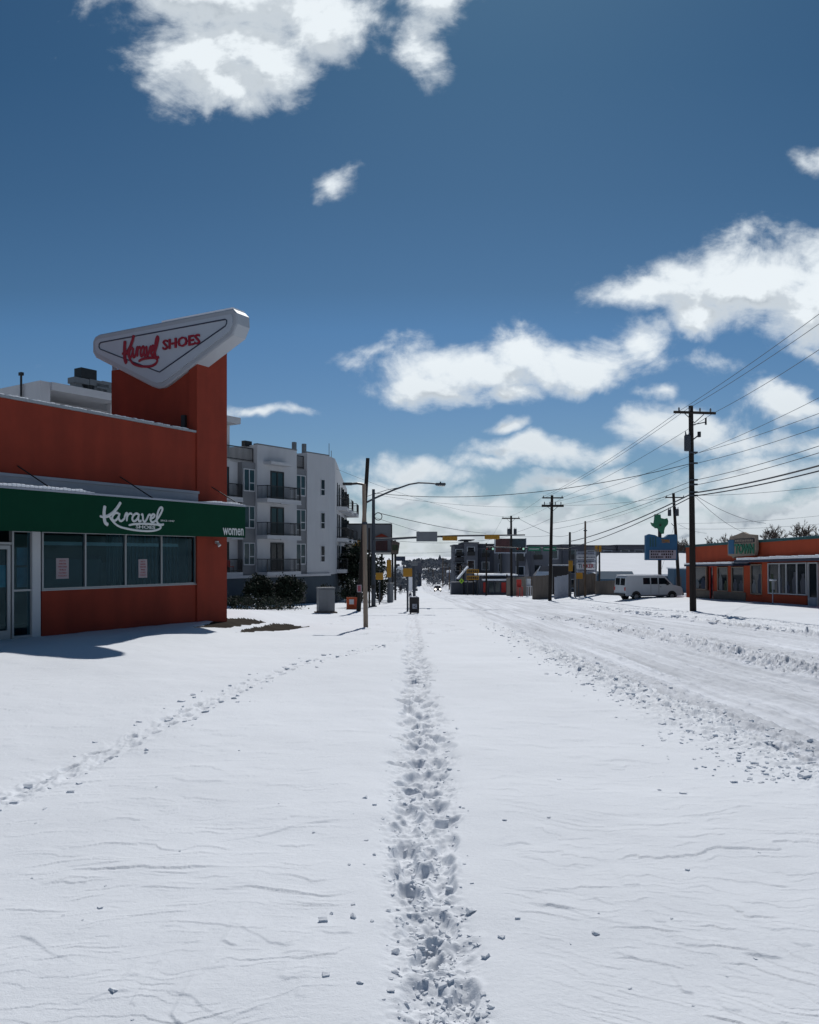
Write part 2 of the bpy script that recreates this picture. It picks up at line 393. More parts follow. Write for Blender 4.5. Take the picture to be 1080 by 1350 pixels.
    pxs=np.interp(y,[p[1] for p in path],[p[0] for p in path]); t2=np.exp(-((x-pxs-.06*perlin(y*1.4,y*0+1.9))/.19)**4)*sstep(27,23,y)*sstep(4.0,4.6,y)
    h+=t2*(-.016+.020*fbm(x*7,y*4.5,3,.6)*sstep(24,8,y))
    k=0
    for (ax,ay),(bx,by) in zip(path[:-1],path[1:]):
        d=math.hypot(bx-ax,by-ay); n=max(2,int(d/.30))
        for i in range(n):
            t=(i+rng.uniform(-.2,.2))/n; ang=math.atan2(by-ay,bx-ax)-math.pi/2; off=(.09 if k%2 else -.09)+rng.normal(0,.03); k+=1
            cx=ax+(bx-ax)*t+off*math.cos(ang); cy=ay+(by-ay)*t+off*math.sin(ang)
            stamp(cx,cy,.05,.12,ang+rng.normal(0,.3),rng.uniform(.015,.06),rng.uniform(.002,.015))
    # old tracks on the parking lot and beyond the trodden line
    for _ in range(70):
        cy=rng.uniform(26,58); stamp(rng.uniform(-3.6,2.6),cy,.12,.3,rng.uniform(-.4,.4),.07,.02)
    # the road: packed, rutted, thrown-up ridges
    lump=np.clip(.50+.55*fbm(x*2.6,y*2.0,2,.6)+.55*fbm(x*8,y*6.5,3,.7),0,1.7)
    strip=sstep(-.05,.35,perlin(x*1.75+.15*perlin(y*.2,y*0+1.5),y*.018+5.1))
    h+=onroad*strip*(.008*fbm(x*9,y*4,3,.7)+.004)*sstep(60,30,y)
    for xr in (4.55,5.05,6.15,6.75,8.5,10.1,11.0,12.2):
        xx=x-(xr+.10*perlin(y*.11,y*0+xr*3.1)); h-=onroad*.030*np.exp(-(xx/.13)**4)*(.6+.5*perlin(y*.3,y*0+xr)); h+=onroad*.022*np.exp(-((np.abs(xx)-.22)/.07)**2)*np.clip(.5+fbm(x*7,y*3,2),0,1.5)
    h-=.07*onroad
    h+=onroad*(  .045*perlin(x*1.9,y*.025+3)+.045*perlin(x*4.6+.12*perlin(y*.3,y*0),y*.05+9)+.012*fbm(x*9,y*.9,2)*sstep(40,15,y))
    h+=onroad*.016*fbm(x*3.5,y*2.5,3)*sstep(45,25,y)
    e=x-(3.35+.16*perlin(y*.25,y*0+2.2))
    h+=np.exp(-(e/(.28+.25*sstep(14,8,y)))**2)*.085*lump*sstep(6,15,y)*sstep(75,40,y)
    h+=np.exp(-((x-3.9-.2*perlin(y*.2,y*0+7.7))/.6)**2)*.045*lump*sstep(4,8,y)*sstep(45,20,y)
    e=x-(7.75+.25*perlin(y*.15,y*0+4.4))
    h+=np.exp(-(e/.5)**2)*.17*lump*sstep(8,15,y)*sstep(48,30,y)
    e=x-(9.0+.25*perlin(y*.15,y*0+6.4))
    h+=np.exp(-(e/.35)**2)*.07*lump*sstep(8,15,y)*sstep(60,40,y)
    e=x-(13.5+.2*perlin(y*.2,y*0+8.4))
    h+=np.exp(-(e/.35)**2)*.17*lump*sstep(75,55,y)
    h+=np.exp(-((x-15.6)/.5)**2)*.10*lump*sstep(20,26,y)*sstep(70,50,y)
    # ground blown clear of snow by the corner of the shoe shop
    def ground_pt(px,py):
        Yq=26.0
        for _ in range(40): Yq=.6*Yq+.4*(-gz((px-CX)/F*Yq,Yq))*F/(py-HY)
        return ((px-CX)/F*Yq,Yq)
    PATCH=[[ground_pt(*p) for p in pl] for pl in ([(255,826),(296,814),(320,813.5),(345,817),(352,819.5),(325,823),(298,826)],[(312,832),(336,825.5),(356,821.5),(384,822),(416,825.5),(392,828),(350,831.5)])]
    def bare(x,y):
        x=np.asarray(x); y=np.asarray(y); out=np.full(x.shape,9.0); nz=.10*fbm(x*2.2,y*1.6,3)
        sel=(x>-9)&(x<-2)&(y>20)&(y<36); xs=x[sel]; ys=y[sel]; best=np.full(xs.shape,9.0)
        for pl in PATCH:
            d2=np.full(xs.shape,1e9); ins=np.zeros(xs.shape,bool)
            for (x0,y0),(x1,y1) in zip(pl,pl[1:]+pl[:1]):
                t=np.clip(((xs-x0)*(x1-x0)+(ys-y0)*(y1-y0))/((x1-x0)**2+(y1-y0)**2),0,1)
                d2=np.minimum(d2,(xs-x0-t*(x1-x0))**2+(ys-y0-t*(y1-y0))**2)
                ins^=((y0>ys)!=(y1>ys))&(xs<(x1-x0)*(ys-y0)/(y1-y0+1e-9)+x0)
            best=np.minimum(best,np.where(ins,-1,1)*np.sqrt(d2))
        out[sel]=1.0+best+nz[sel]; return out
    B=bare(x,y); h-=.04*sstep(1.2,.9,B)
    Z[r0:r1]+=h*sstep(-4,-1,y)*sstep(75,60,y)
    nr,nc=X.shape
    vid=np.arange(nr*nc).reshape(nr,nc)
    quads=np.stack([vid[:-1,:-1],vid[:-1,1:],vid[1:,1:],vid[1:,:-1]],-1).reshape(-1,4)
    cxm=((X[:-1,:-1]+X[1:,1:])/2).ravel(); cym=((Y[:-1,:-1]+Y[1:,1:])/2).ravel()
    jit=.25*perlin(cym*.35,cxm*.3)+.12*perlin(cym*2.1,cxm*2.0)
    road=(cxm+jit>3.75)&(cxm+jit*.6<13.35)&(cym<330)
    soil=(bare(cxm,cym)<1.0)&(cym<40)
    co=np.stack([X,Y,Z],-1).reshape(-1,3)
    for name,mask,m in (('snow_ground',~road&~soil,'snow'),('road',road,'road_snow'),('bare_ground',soil,'grass_brown')):
        q=quads[mask]; used=np.unique(q); remap=np.full(nr*nc,-1,np.int32); remap[used]=np.arange(len(used)); q=remap[q]
        me=bpy.data.meshes.new(name); me.vertices.add(len(used)); me.vertices.foreach_set('co',co[used].astype(np.float32).ravel())
        me.loops.add(q.size); me.loops.foreach_set('vertex_index',q.ravel().astype(np.int32))
        me.polygons.add(len(q)); me.polygons.foreach_set('loop_start',np.arange(0,q.size,4,dtype=np.int32)); me.polygons.foreach_set('loop_total',np.full(len(q),4,np.int32))
        me.polygons.foreach_set('use_smooth',np.ones(len(q),bool))
        me.materials.append(M[m]); me.update(calc_edges=True); me.validate()
        o=bpy.data.objects.new(name,me); COL.objects.link(o)
        lab={'snow_ground':'wide crusted snow cover with a trodden line of footprints','road':'wide rutted road of packed dirty snow beside the sidewalk','bare_ground':'dark wet patch blown clear of snow by the shoe shop corner'}[name]
        tag(o,lab,{'snow_ground':'snow','road':'road','bare_ground':'ground'}[name],kind='structure')
    # surface height for the loose lumps
    def surf(px_,py_):
        i=np.clip(np.searchsorted(rows,py_),1,nr-1); ww=max(py_,2.4); j=np.clip(np.searchsorted(us,px_/ww),1,nc-1)
        return float(min(Z[i,j],Z[i-1,j]))
    return surf
SURF=ground_mesh()

def clump_mesh():
    ico=[]; t=(1+5**.5)/2
    V0=np.array([(-1,t,0),(1,t,0),(-1,-t,0),(1,-t,0),(0,-1,t),(0,1,t),(0,-1,-t),(0,1,-t),(t,0,-1),(t,0,1),(-t,0,-1),(-t,0,1)],float)/1.9
    FA=[(0,11,5),(0,5,1),(0,1,7),(0,7,10),(0,10,11),(1,5,9),(5,11,4),(11,10,2),(10,7,6),(7,1,8),(3,9,4),(3,4,2),(3,2,6),(3,6,8),(3,8,9),(4,9,5),(2,4,11),(6,2,10),(8,6,7),(9,8,1)]
    CB=np.array([(x,y,z) for z in(-1,1) for y in(-1,1) for x in(-1,1)],float)*.8; CF=[(0,2,3,1),(4,5,7,6),(0,1,5,4),(2,6,7,3),(0,4,6,2),(1,3,7,5)]
    mb=MB()
    def put(x,y,r,flat=.6):
        slab=rng.random()<.45
        B,Fc=(CB,CF) if slab else (V0,FA)
        sc=np.array([r*rng.uniform(.8,1.6),r*rng.uniform(.7,1.2),r*flat*rng.uniform(.5,1.0)])
        v=(B+rng.normal(0,.17,B.shape))*sc
        a=rng.uniform(0,6.3); c,s=math.cos(a),math.sin(a); tl=rng.normal(0,.25)
        R=np.array([[c,-s,0],[s,c,0],[0,0,1]])@np.array([[1,0,0],[0,math.cos(tl),-math.sin(tl)],[0,math.sin(tl),math.cos(tl)]])
        z=SURF(x,y)
        mb.add(v@R.T+np.array([x,y,z+r*flat*.35]),Fc)
    for _ in range(1100):                                   # on and beside the tramp line
        y=1733/rng.uniform(75,640); y=max(2.5,y)
        x=.12+.05*math.sin(y*.9)+rng.normal(0,.09+.06*float(sstep(3,7,y)))
        put(x,y,min(.022,abs(rng.normal(0,.0065))+.004))
    for _ in range(34):
        y=1733/rng.uniform(120,600); put(rng.uniform(-.5,.5)*y*.95,y,abs(rng.normal(0,.006))+.006)
    for x_,y_,r_ in ((-.27,3.95,.03),(-.21,4.9,.022),(-.38,4.0,.016),(.42,3.75,.022),(.52,3.95,.018),(-.34,3.35,.02),(-.06,3.62,.045),(.3,4.05,.04),(.2,4.2,.035),(-.62,5.3,.02),(.02,3.5,.035),(.12,3.48,.03),(.33,3.55,.032),(.95,5.6,.02),(2.1,6.3,.03),(1.95,6.4,.02),(-.33,6.1,.03),(-.25,5.9,.02),(.35,7.2,.05),(.28,7.4,.04)):
        put(x_,y_,r_*.62,.75)
    for _ in range(1500):                                   # thrown up along the road edge
        y=1733/rng.uniform(48,260); x=3.4+rng.normal(0,.33)+(.0 if y>11 else rng.uniform(-.5,1.2)*(11-y)/4)
        put(x,y,(abs(rng.normal(0,.015))+.008)*(1 if y>12 else .75))
    for _ in range(420):
        y=rng.uniform(13,44); put((7.75 if rng.random()<.75 else 9.0)+rng.normal(0,.4),y,abs(rng.normal(0,.028))+.014)
    for _ in range(260):
        y=rng.uniform(22,60); put(13.5+rng.normal(0,.3),y,abs(rng.normal(0,.05))+.02)
    for _ in range(130):                                   # along the second line of prints
        t=rng.uniform(0,1)**1.3; y=5+t*17; x=np.interp(y,[4.2,6.1,9,12.6,16.8,20,24],[-3.9,-3.05,-2.85,-2.75,-2.17,-1.2,-.45])+rng.normal(0,.25); put(x,y,abs(rng.normal(0,.018))+.01)
    o=mb.build('snow_clumps','snow')
    tag(o,'loose lumps of broken snow along the tracks and road edge','snow',kind='stuff')
clump_mesh()

# ------------------------------------------------------------------ sky, sun, camera
def make_world():
    w=bpy.data.worlds.new('World'); SC.world=w; w.use_nodes=True
    nt=w.node_tree; N=nt.nodes; L=nt.links; bg=N['Background']
    sky=N.new('ShaderNodeTexSky'); sky.sky_type='NISHITA'; sky.sun_disc=False
    sky.sun_elevation=SUN_EL; sky.sun_rotation=SUN_AZ; sky.altitude=150; sky.air_density=1.0; sky.dust_density=.35; sky.ozone_density=2.2
    bg.inputs['Strength'].default_value=.05
    tc=N.new('ShaderNodeTexCoord'); sep=N.new('ShaderNodeSeparateXYZ'); L.new(tc.outputs['Generated'],sep.inputs[0])
    def m(op,a,b=None,c=None,clamp=False):
        n=N.new('ShaderNodeMath'); n.operation=op; n.use_clamp=clamp
        for i,v in enumerate((a,b,c)):
            if v is None: continue
            if isinstance(v,(int,float)): n.inputs[i].default_value=v
            else: L.new(v,n.inputs[i])
        return n.outputs[0]
    def mr(v,a,b,c,d,smooth=False):
        n=N.new('ShaderNodeMapRange'); n.interpolation_type='SMOOTHSTEP' if smooth else 'LINEAR'
        L.new(v,n.inputs['Value']); n.inputs['From Min'].default_value=a; n.inputs['From Max'].default_value=b; n.inputs['To Min'].default_value=c; n.inputs['To Max'].default_value=d
        return n.outputs['Result']
    def vm(op,a,b):
        n=N.new('ShaderNodeVectorMath'); n.operation=op
        for i,v in enumerate((a,b)):
            if v is None: continue
            if isinstance(v,tuple): n.inputs[i].default_value=v
            else: L.new(v,n.inputs[i])
        return n
    ay=m('ADD',m('ABSOLUTE',sep.outputs['Y']),.05)
    comb_y=m('DIVIDE',sep.outputs['Z'],ay); comb=N.new('ShaderNodeCombineXYZ'); L.new(m('DIVIDE',sep.outputs['X'],ay),comb.inputs[0]); L.new(m('DIVIDE',sep.outputs['Z'],ay),comb.inputs[1])
    p0=comb.outputs[0]          # slopes of the line of sight: across and up
    blobs=[(300,30,190,85,1.15),(200,20,75,50,.6),(290,122,105,66,1.1),(350,95,110,75,.95),(435,75,75,62,1.0),(470,98,36,26,.6),
           (580,40,62,52,.95),(545,98,42,46,.75),(610,10,45,34,.6),(448,261,32,18,.62),
           (1062,242,48,24,.85),(965,394,145,68,1.2),(1065,405,125,76,1.2),(885,380,70,32,.8),(830,408,75,24,.75),(905,440,60,40,.85),(900,462,40,20,.6),
           (600,498,110,42,1.05),(560,522,80,26,.9),(690,470,70,36,.8),(760,485,110,44,1.1),(828,470,46,42,.9),(478,488,36,12,.45),(850,530,22,14,.65),(650,528,60,18,.7),
           (685,605,90,24,1.1),(640,618,60,16,.85),(655,571,26,10,.7),(550,632,110,18,.8),(1015,545,72,36,1.05),(890,578,95,38,1.0),(790,602,50,17,.7),(960,600,80,22,.7),
           (350,559,58,10,.75),(800,408,50,14,.5),(935,500,40,16,.5),(1040,470,40,18,.5),(520,655,70,22,.95),(620,664,80,22,1.0),(725,648,70,20,.9),(805,640,60,22,.9),(985,640,120,32,1.0),(890,662,70,20,.9),(1060,598,60,24,.8),(690,690,160,20,.7)]
    nw=N.new('ShaderNodeTexNoise'); nw.inputs['Scale'].default_value=9; nw.inputs['Detail'].default_value=4; L.new(p0,nw.inputs['Vector'])
    wv=vm('SCALE',vm('SUBTRACT',nw.outputs['Color'],(.5,.5,.5)).outputs[0],None); wv.inputs['Scale'].default_value=.085
    def density(p,detail):
        q=vm('ADD',p,wv.outputs[0]).outputs[0]
        acc=None
        for (px,py,rx,ry,wt) in blobs:
            c=((px-CX)/F,(HY-py)/F*1.0,0)
            s=vm('SUBTRACT',q,c).outputs[0]; s=vm('MULTIPLY',s,(F/rx,F/ry,1)).outputs[0]
            l=vm('LENGTH',s,None).outputs['Value']
            d=m('MULTIPLY_ADD',l,-1.0*wt,wt)
            acc=d if acc is None else m('SMOOTH_MAX',acc,d,.12)
        sp=N.new('ShaderNodeSeparateXYZ'); L.new(q,sp.inputs[0])
        bank=m('MULTIPLY',mr(sp.outputs['Y'],.120,.015,-.45,.75,True),mr(sp.outputs['X'],-.45,.25,.75,1.1))
        bank=m('ADD',bank,mr(sp.outputs['X'],-.1,.4,-.1,.12))
        acc=m('SMOOTH_MAX',acc,bank,.1)
        n1=N.new('ShaderNodeTexNoise'); n1.inputs['Scale'].default_value=11; n1.inputs['Detail'].default_value=detail; n1.inputs['Roughness'].default_value=.60; n1.inputs['Distortion'].default_value=.5
        sv=vm('MULTIPLY',p,(1,1.35,1)).outputs[0]; L.new(sv,n1.inputs['Vector'])
        n2=N.new('ShaderNodeTexNoise'); n2.inputs['Scale'].default_value=38; n2.inputs['Detail'].default_value=detail-3; n2.inputs['Roughness'].default_value=.65; L.new(sv,n2.inputs['Vector'])
        return m('ADD',acc,m('ADD',m('MULTIPLY_ADD',n1.outputs['Fac'],1.7,-.85),m('MULTIPLY_ADD',n2.outputs['Fac'],.62,-.31))), acc
    D,body=density(p0,9)
    Dup,_=density(vm('ADD',p0,(.006,.034,0)).outputs[0],5)
    alpha=mr(D,-.10,.72,0,1,True)
    thin=m('POWER',alpha,1.15)
    lit=mr(m('SUBTRACT',D,Dup),-.21,.20,0.0,1.0,True)
    thick=mr(D,.25,1.0,0,1)
    shade=m('MULTIPLY',thick,m('SUBTRACT',1.0,lit))
    # clouds further down are seen from below: greyer
    low=mr(comb.outputs[0] if False else sep.outputs['Z'],.02,.24,.55,0.0)
    shade=m('ADD',m('MULTIPLY',shade,.95),m('MULTIPLY',low,mr(D,.05,.8,.25,.9)),clamp=True)
    cm=N.new('ShaderNodeMix'); cm.data_type='RGBA'
    cm.inputs[6].default_value=(*CLOUD_LIT,1); cm.inputs[7].default_value=(*CLOUD_SHADE,1); L.new(shade,cm.inputs[0])
    # the sky itself, pale near the horizon
    rampn=N.new('ShaderNodeValToRGB'); cr=rampn.color_ramp; L.new(m('MULTIPLY',comb_y,1.25),rampn.inputs[0])
    for i,(bb,cc) in enumerate(SKY_RAMP):
        el=cr.elements[i] if i<2 else cr.elements.new(bb*1.25)
        el.position=bb*1.25; el.color=(*[v/2 for v in cc],1)
    rs=vm('SCALE',rampn.outputs[0],None); rs.inputs['Scale'].default_value=2.0
    tint=N.new('ShaderNodeMix'); tint.data_type='RGBA'; tint.blend_type='MULTIPLY'; tint.inputs[0].default_value=1; L.new(sky.outputs[0],tint.inputs[6]); L.new(rs.outputs[0],tint.inputs[7])
    mx=N.new('ShaderNodeMix'); mx.data_type='RGBA'; L.new(thin,mx.inputs[0]); L.new(tint.outputs[2],mx.inputs[6]); L.new(cm.outputs[2],mx.inputs[7])
    L.new(mx.outputs[2],bg.inputs['Color'])
SUN_EL=math.radians(47); SUN_HEAD=math.radians(6.5)      # heading of the sun east of straight ahead
SUN_AZ=SUN_HEAD                                          # sky rotation: 0 = +Y, turning to +X
CLOUD_LIT=(27,29,30.4); CLOUD_SHADE=(11,12.8,14.8); SKY_RAMP=[(0.0,(1.12,1.38,1.66)),(.56,(.50,.94,1.17)),(.16,(.98,1.36,1.70)),(.26,(.82,1.30,1.65)),(.307,(.72,1.14,1.40)),(.42,(.60,1.02,1.25))]
make_world()
sun=bpy.data.lights.new('sun','SUN'); sun.energy=5.0; sun.angle=math.radians(.53); sun.color=(1.0,.98,.95)
so=bpy.data.objects.new('sun',sun); COL.objects.link(so)
sd=Vector((math.sin(SUN_HEAD)*math.cos(SUN_EL),math.cos(SUN_HEAD)*math.cos(SUN_EL),math.sin(SUN_EL)))
so.rotation_euler=sd.to_track_quat('Z','Y').to_euler(); so.location=(0,0,60)

cam=bpy.data.cameras.new('camera'); co=bpy.data.objects.new('camera',cam); COL.objects.link(co)
co.location=(0,0,0); co.rotation_euler=(math.radians(90),0,0)
cam.sensor_fit='HORIZONTAL'; cam.sensor_width=36; cam.lens=F/1080*36; cam.shift_y=(HY-675)/1080; cam.clip_start=.05; cam.clip_end=9000
SC.camera=co
SC.view_settings.view_transform='Standard'; SC.view_settings.look='None'; SC.view_settings.exposure=-.70; SC.view_settings.gamma=1
SC.render.engine='CYCLES'; SC.cycles.use_denoising=True; SC.cycles.max_bounces=6; SC.cycles.diffuse_bounces=3; SC.cycles.glossy_bounces=3; SC.cycles.transparent_max_bounces=12; SC.cycles.caustics_reflective=False; SC.cycles.caustics_refractive=False
# ------------------------------------------------------------------ the shoe shop
K=Frame(-6.26,28.0,-.491,-.871)
KZ=-2.12                                                    # its floor level (snow line)
shop=thing('shoe_store','orange stucco shoe store with a long green awning and a tall pylon at its corner','store',(K.x,K.y,0),K.ang)
S1=K.s_of(258); SL=K.s_of(55); SE=15.0                      # column edge, start of the glazing, far end (out of frame)
ZP=4.03; D=14.0
b=MB()                                                      # walls: side and back, parapet, dado
b.box(S1,SL,-.28,0,KZ-.6,-.93)                              # dado under the shop windows
b.box(.25,SE,-.30,0,.72,ZP-.02)                             # wall over the windows
b.box(SL-.02,SE,-.30,-.06,KZ-.6,KZ-.05)
b.box(0.02,.25,-D,-.32,KZ-.6,ZP-.02)                        # north end wall
b.box(.25,SE,-D,-D+.25,KZ-.6,ZP-.02)
b.box(SE-.25,SE,-D+.26,-.32,KZ-.6,ZP-.02)
b.box(.27,SE-.27,-D+.27,-.32,3.2,3.4)                       # roof deck
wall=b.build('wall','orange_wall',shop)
b=MB(); b.box(.26,SE-.26,-3.8,-3.7,KZ,3.1); b.box(.26,SE-.26,-3.7,-.33,KZ-.1,KZ+.02); b.box(.26,SE-.26,-3.7,-.33,1.0,1.1); b.box(S1+.02,S1+.08,-3.69,-.33,KZ+.05,.98)
b.build('interior','interior',shop)
b=MB()
for k in range(4): b.box(S1+.9+2.1*k,S1+2.3+2.1*k,-1.9,-1.75,.80,.84)
b.build('ceiling_lamp',mat('unlit_tube_lamp',(.7,.75,.75),.5,.03),shop)
b=MB(); x=S1+.1
while x<S1+2.9: b.box(x,x+.05,-.75-.05*math.sin(x*40),-.72-.05*math.sin(x*40),-.9,.72); x+=.052
b.build('curtain','curtain',shop)
b=MB(); b.box(S1+3.0,S1+5.9,-.95,-.93,-.92,-.1); b.build('display_board',mat('dark_teal_board',(.03,.06,.07),.8,.2),shop)
# coping with patches of snow
b=MB(); b.box(S1+.02,SE,-.36,.05,ZP-.018,ZP+.05); b.build('coping','alu',shop)
b=MB(); x=S1+.35
while x<SE:
    l=random.uniform(.55,.95); n=6
    for i in range(n):
        t0,t1=x+l*i/n,x+l*(i+1)/n; hh=.022+.02*random.random()
        b.bbox(t0,t1+.004,-.33,.045,ZP+.051,ZP+.051+hh,.02)
    x+=l+random.uniform(.06,.16)
b.build('parapet_snow','snow',shop)
# corner pylon: column and fin wall
b=MB(); ct=K.z_of(468,1.43)
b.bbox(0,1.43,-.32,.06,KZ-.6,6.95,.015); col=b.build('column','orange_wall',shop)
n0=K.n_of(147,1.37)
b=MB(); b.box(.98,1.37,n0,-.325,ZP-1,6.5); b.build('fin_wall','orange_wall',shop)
b=MB(); b.box(1.0,1.12,n0-.26,n0-.12,3.2,7.0); b.box(1.03,1.08,n0-.12,n0-.001,5.2,5.3); b.build('fin_post','pale_metal',shop)
b=MB(); b.box(1.372,1.47,-.62,-.45,ZP+.06,ZP+.6); b.build('meter_box','black_metal',shop)
# pale fascia, awning
b=MB(); b.box(S1-.01,SE,.002,.10,1.70,2.07); b.box(S1-.03,SE,.10,.14,2.02,2.10); b.build('fascia','pale_metal',shop)
AN=1.2; a0=K.s_of(323.5,AN); AT=1.62; AB=.60
aw=MB(); aw.prism([(.003,AB+.06),(AN,AB),(AN,AT),(.003,AT+.07)],lambda p:(a0,p[0],p[1]),lambda p:(SE,p[0],p[1]))
awning=aw.build('awning','green_awning',shop)
b=MB(); b.box(a0-.01,SE,AN-.02,AN+.035,AT-.005,AT+.045); b.box(a0-.02,a0+.03,.02,AN-.03,AT+.005,AT+.05); b.build('awning_edge','pale_metal',awning)
b=MB()
def snowstrip(s0,s1,n0,n1,z,h,step=.12):
    s=s0
    while s<s1:
        e=min(s+step,s1); k=min(1,min(s-s0,s1-e)/.5+.25); hh=h*k*(.8+.35*random.random()); b.bbox(s,e+.003,n0+.03*random.random(),n1,z,z+hh,.02); s=e
snowstrip(K.s_of(124,AN),SE,.35,AN+.03,AT+.05,.075); b.build('awning_snow','snow',awning); b=MB(); snowstrip(a0+.02,K.s_of(272,AN),.5,AN+.03,AT+.05,.06)
b.build('awning_snow','snow',awning)
for px in (44,176,293):
    s=K.s_of(px,.3); b=MB(); b.tube([(s+.25,.02,2.32),(s-.05,AN-.15,AT+.05)],.018,6); b.build('stay_rod','black_metal',awning)
# lettering traced as strokes (zoomed photo coordinates -> plane of the awning)
STROKES=[([(171,120),(166,155),(167,195),(174,222),(190,233)],17),([(140,181),(166,188),(178,178)],10),
 ([(264,99),(248,126),(222,158),(190,180),(172,184)],15),([(196,178),(212,206),(250,240),(310,258),(380,268),(440,270),(485,262),(503,248),(490,235),(450,229),(390,227),(345,229),(312,236)],10),
 ([(252,166),(236,162),(220,176),(214,196),(224,209),(240,202),(253,182),(258,164)],11),([(258,164),(253,190),(260,209),(274,208),(290,190)],11),
 ([(286,192),(296,166),(303,170),(300,212)],11),([(300,196),(310,172),(324,165),(332,174)],10),
 ([(370,171),(356,166),(340,178),(333,198),(342,212),(357,205),(369,186),(374,168)],11),([(374,168),(369,195),(376,213),(388,206)],11),
 ([(386,176),(394,172),(398,206),(408,214),(420,198),(430,176),(442,172)],11),
 ([(440,198),(458,190),(466,177),(457,170),(445,182),(441,202),(450,217),(466,214)],11),
 ([(466,214),(488,190),(506,158),(512,138),(503,130),(490,146),(480,180),(478,206),(486,226),(502,233),(520,230)],12)]
def smooth(pts,n=5):
    out=[]; q=[pts[0]]+pts+[pts[-1]]
    for i in range(1,len(q)-2):
        p0,p1,p2,p3=[np.array(v,float) for v in q[i-1:i+3]]
        for k in range(n):
            t=k/n; out.append(.5*((2*p1)+(-p0+p2)*t+(2*p0-5*p1+4*p2-p3)*t*t+(-p0+3*p1-3*p2+p3)*t**3))
    out.append(np.array(pts[-1],float)); return out
def script(mb,to3,wscale,nax,nval):
    for pts,w in STROKES:
        sp=[to3(p) for p in smooth(pts)]
        k=len(sp); rs=[w*wscale*(.62 if i in(0,k-1) else 1) for i in range(k)]
        t=MB(); t.tube(sp,rs,8)
        for i,v in enumerate(t.v):
            v=list(v); v[nax]=nval+(v[nax]-nval)*.35; t.v[i]=tuple(v)
        mb.add(t.v,t.f)
b=MB()
def aw3(p):
    px=100+p[0]/4.5; py=640+p[1]/4.5; s=K.s_of(px,AN); return Vector((s,AN+.012,K.z_of(py,s,AN)))
script(b,aw3,.0030,1,AN+.012)
b.build('script_lettering','cream_letter',awning); b=MB()
s=K.s_of(100+413/4.5,AN); b.text('SHOES',(s,AN+.008,K.z_of(640+247/4.5,s,AN)),(-1,0,0),(0,0,1),.72,.095,.004,.02); b.build('word_lettering','cream_letter',awning); b=MB()
s=K.s_of(100+545/4.5,AN); b.text('SINCE',(s+.15,AN+.008,K.z_of(640+210/4.5,s,AN)),(-1,0,0),(0,0,1),.26,.05,.004); b.build('small_word','cream_letter',awning); b=MB(); b.text('1947',(s-.15,AN+.008,K.z_of(640+210/4.5,s,AN)),(-1,0,0),(0,0,1),.22,.05,.004); b.build('year_line','cream_letter',awning); b=MB()
s=K.s_of(307.5,AN); b.text('women',(s,AN+.008,K.z_of(701,s,AN)),(-1,0,0),(0,0,1),.98,.235,.004,.012)
b.build('lettering','cream_letter',awning)
# glazing
fr=[K.s_of(p,-.06) for p in (257,212,164.5,111.5,55)]
for i in range(4):
    a,c=fr[i],fr[i+1]; f=MB(); t=.045
    f.box(a-(t if i==0 else t/2),a+t/2,-.13,-.01,-.905,.72)
    if i==3: f.box(c-t/2,c+t/2,-.13,-.01,-.905,.72)
    f.box(a+t/2+.001,c-t/2-.001,-.13,-.012,-.905,-.86); f.box(a+t/2+.001,c-t/2-.001,-.13,-.012,.62,.72)
    wf=f.build('window','alu',shop)
    g=MB(); g.quad((a+t/2,-.07,-.86),(c-t/2,-.07,-.86),(c-t/2,-.07,.62),(a+t/2,-.07,.62)); g.build('pane','shop_glass',wf)
b=MB(); b.box(S1-.02,SL+.02,-.14,.035,-.93,-.906); b.build('window_sill','alu',shop)
p0,p1=K.s_of(54,.02),K.s_of(42.5,.02)
b=MB(); b.bbox(p0,p1,-.2,.025,KZ-.5,.66,.015); b.build('pillar','white_paint',shop)
d0,d1=K.s_of(41.5,-.06),K.s_of(16.5,-.06)
f=MB(); t=.05
f.box(d0,d0+.03,-.13,-.01,KZ-.1,.70); f.box(d1,d1+t,-.13,.0,KZ-.1,.70); f.box(d0+.031,d1-.001,-.13,-.01,K.z_of(779,d0),K.z_of(779,d0)+.05); f.box(d0+.031,d1-.001,-.13,-.01,KZ-.02,KZ+.06); f.box(d0+.031,d1-.001,-.13,-.01,.62,.70)
sl=f.build('sidelight','alu',shop); g=MB(); g.quad((d0+.03,-.07,KZ+.06),(d1,-.07,KZ+.06),(d1,-.07,.62),(d0+.03,-.07,.62)); g.build('pane','shop_glass',sl)
e0=K.s_of(13,-.06); e1=e0+1.0; zt=K.z_of(718,e0)
f=MB(); f.box(d1+t+.002,SE,-.13,-.015,zt,zt+.06); f.box(e0,e0+.09,-.11,-.03,KZ-.02,zt-.02); f.box(e1-.09,e1,-.11,-.03,KZ-.02,zt-.02); f.box(e0+.091,e1-.091,-.11,-.03,zt-.12,zt-.02); f.box(e0+.091,e1-.091,-.11,-.03,KZ-.02,KZ+.22)
dr=f.build('door','alu',shop); g=MB(); g.quad((e0+.09,-.07,KZ+.22),(e1-.09,-.07,KZ+.22),(e1-.09,-.07,zt-.12),(e0+.09,-.07,zt-.12)); g.build('pane','shop_glass',dr)
b=MB(); b.box(e1+.02,SE-.3,-.11,-.03,KZ,.7); b.build('end_panel','grey_metal',shop)
b=MB(); q0,q1=K.s_of(37,-.3),K.s_of(22,-.3)
for y0,y1 in ((722,745),(748,774)): b=MB(); b.box(q0,q1,-.31,-.29,K.z_of(y1,q0,-.3),K.z_of(y0,q0,-.3)); b.build('mirrored_frame',mat('mirrored_frame',(.05,.23,.34),.7,.35,3),shop)  # blue panels painted to stand for the frames mirrored in the sidelight
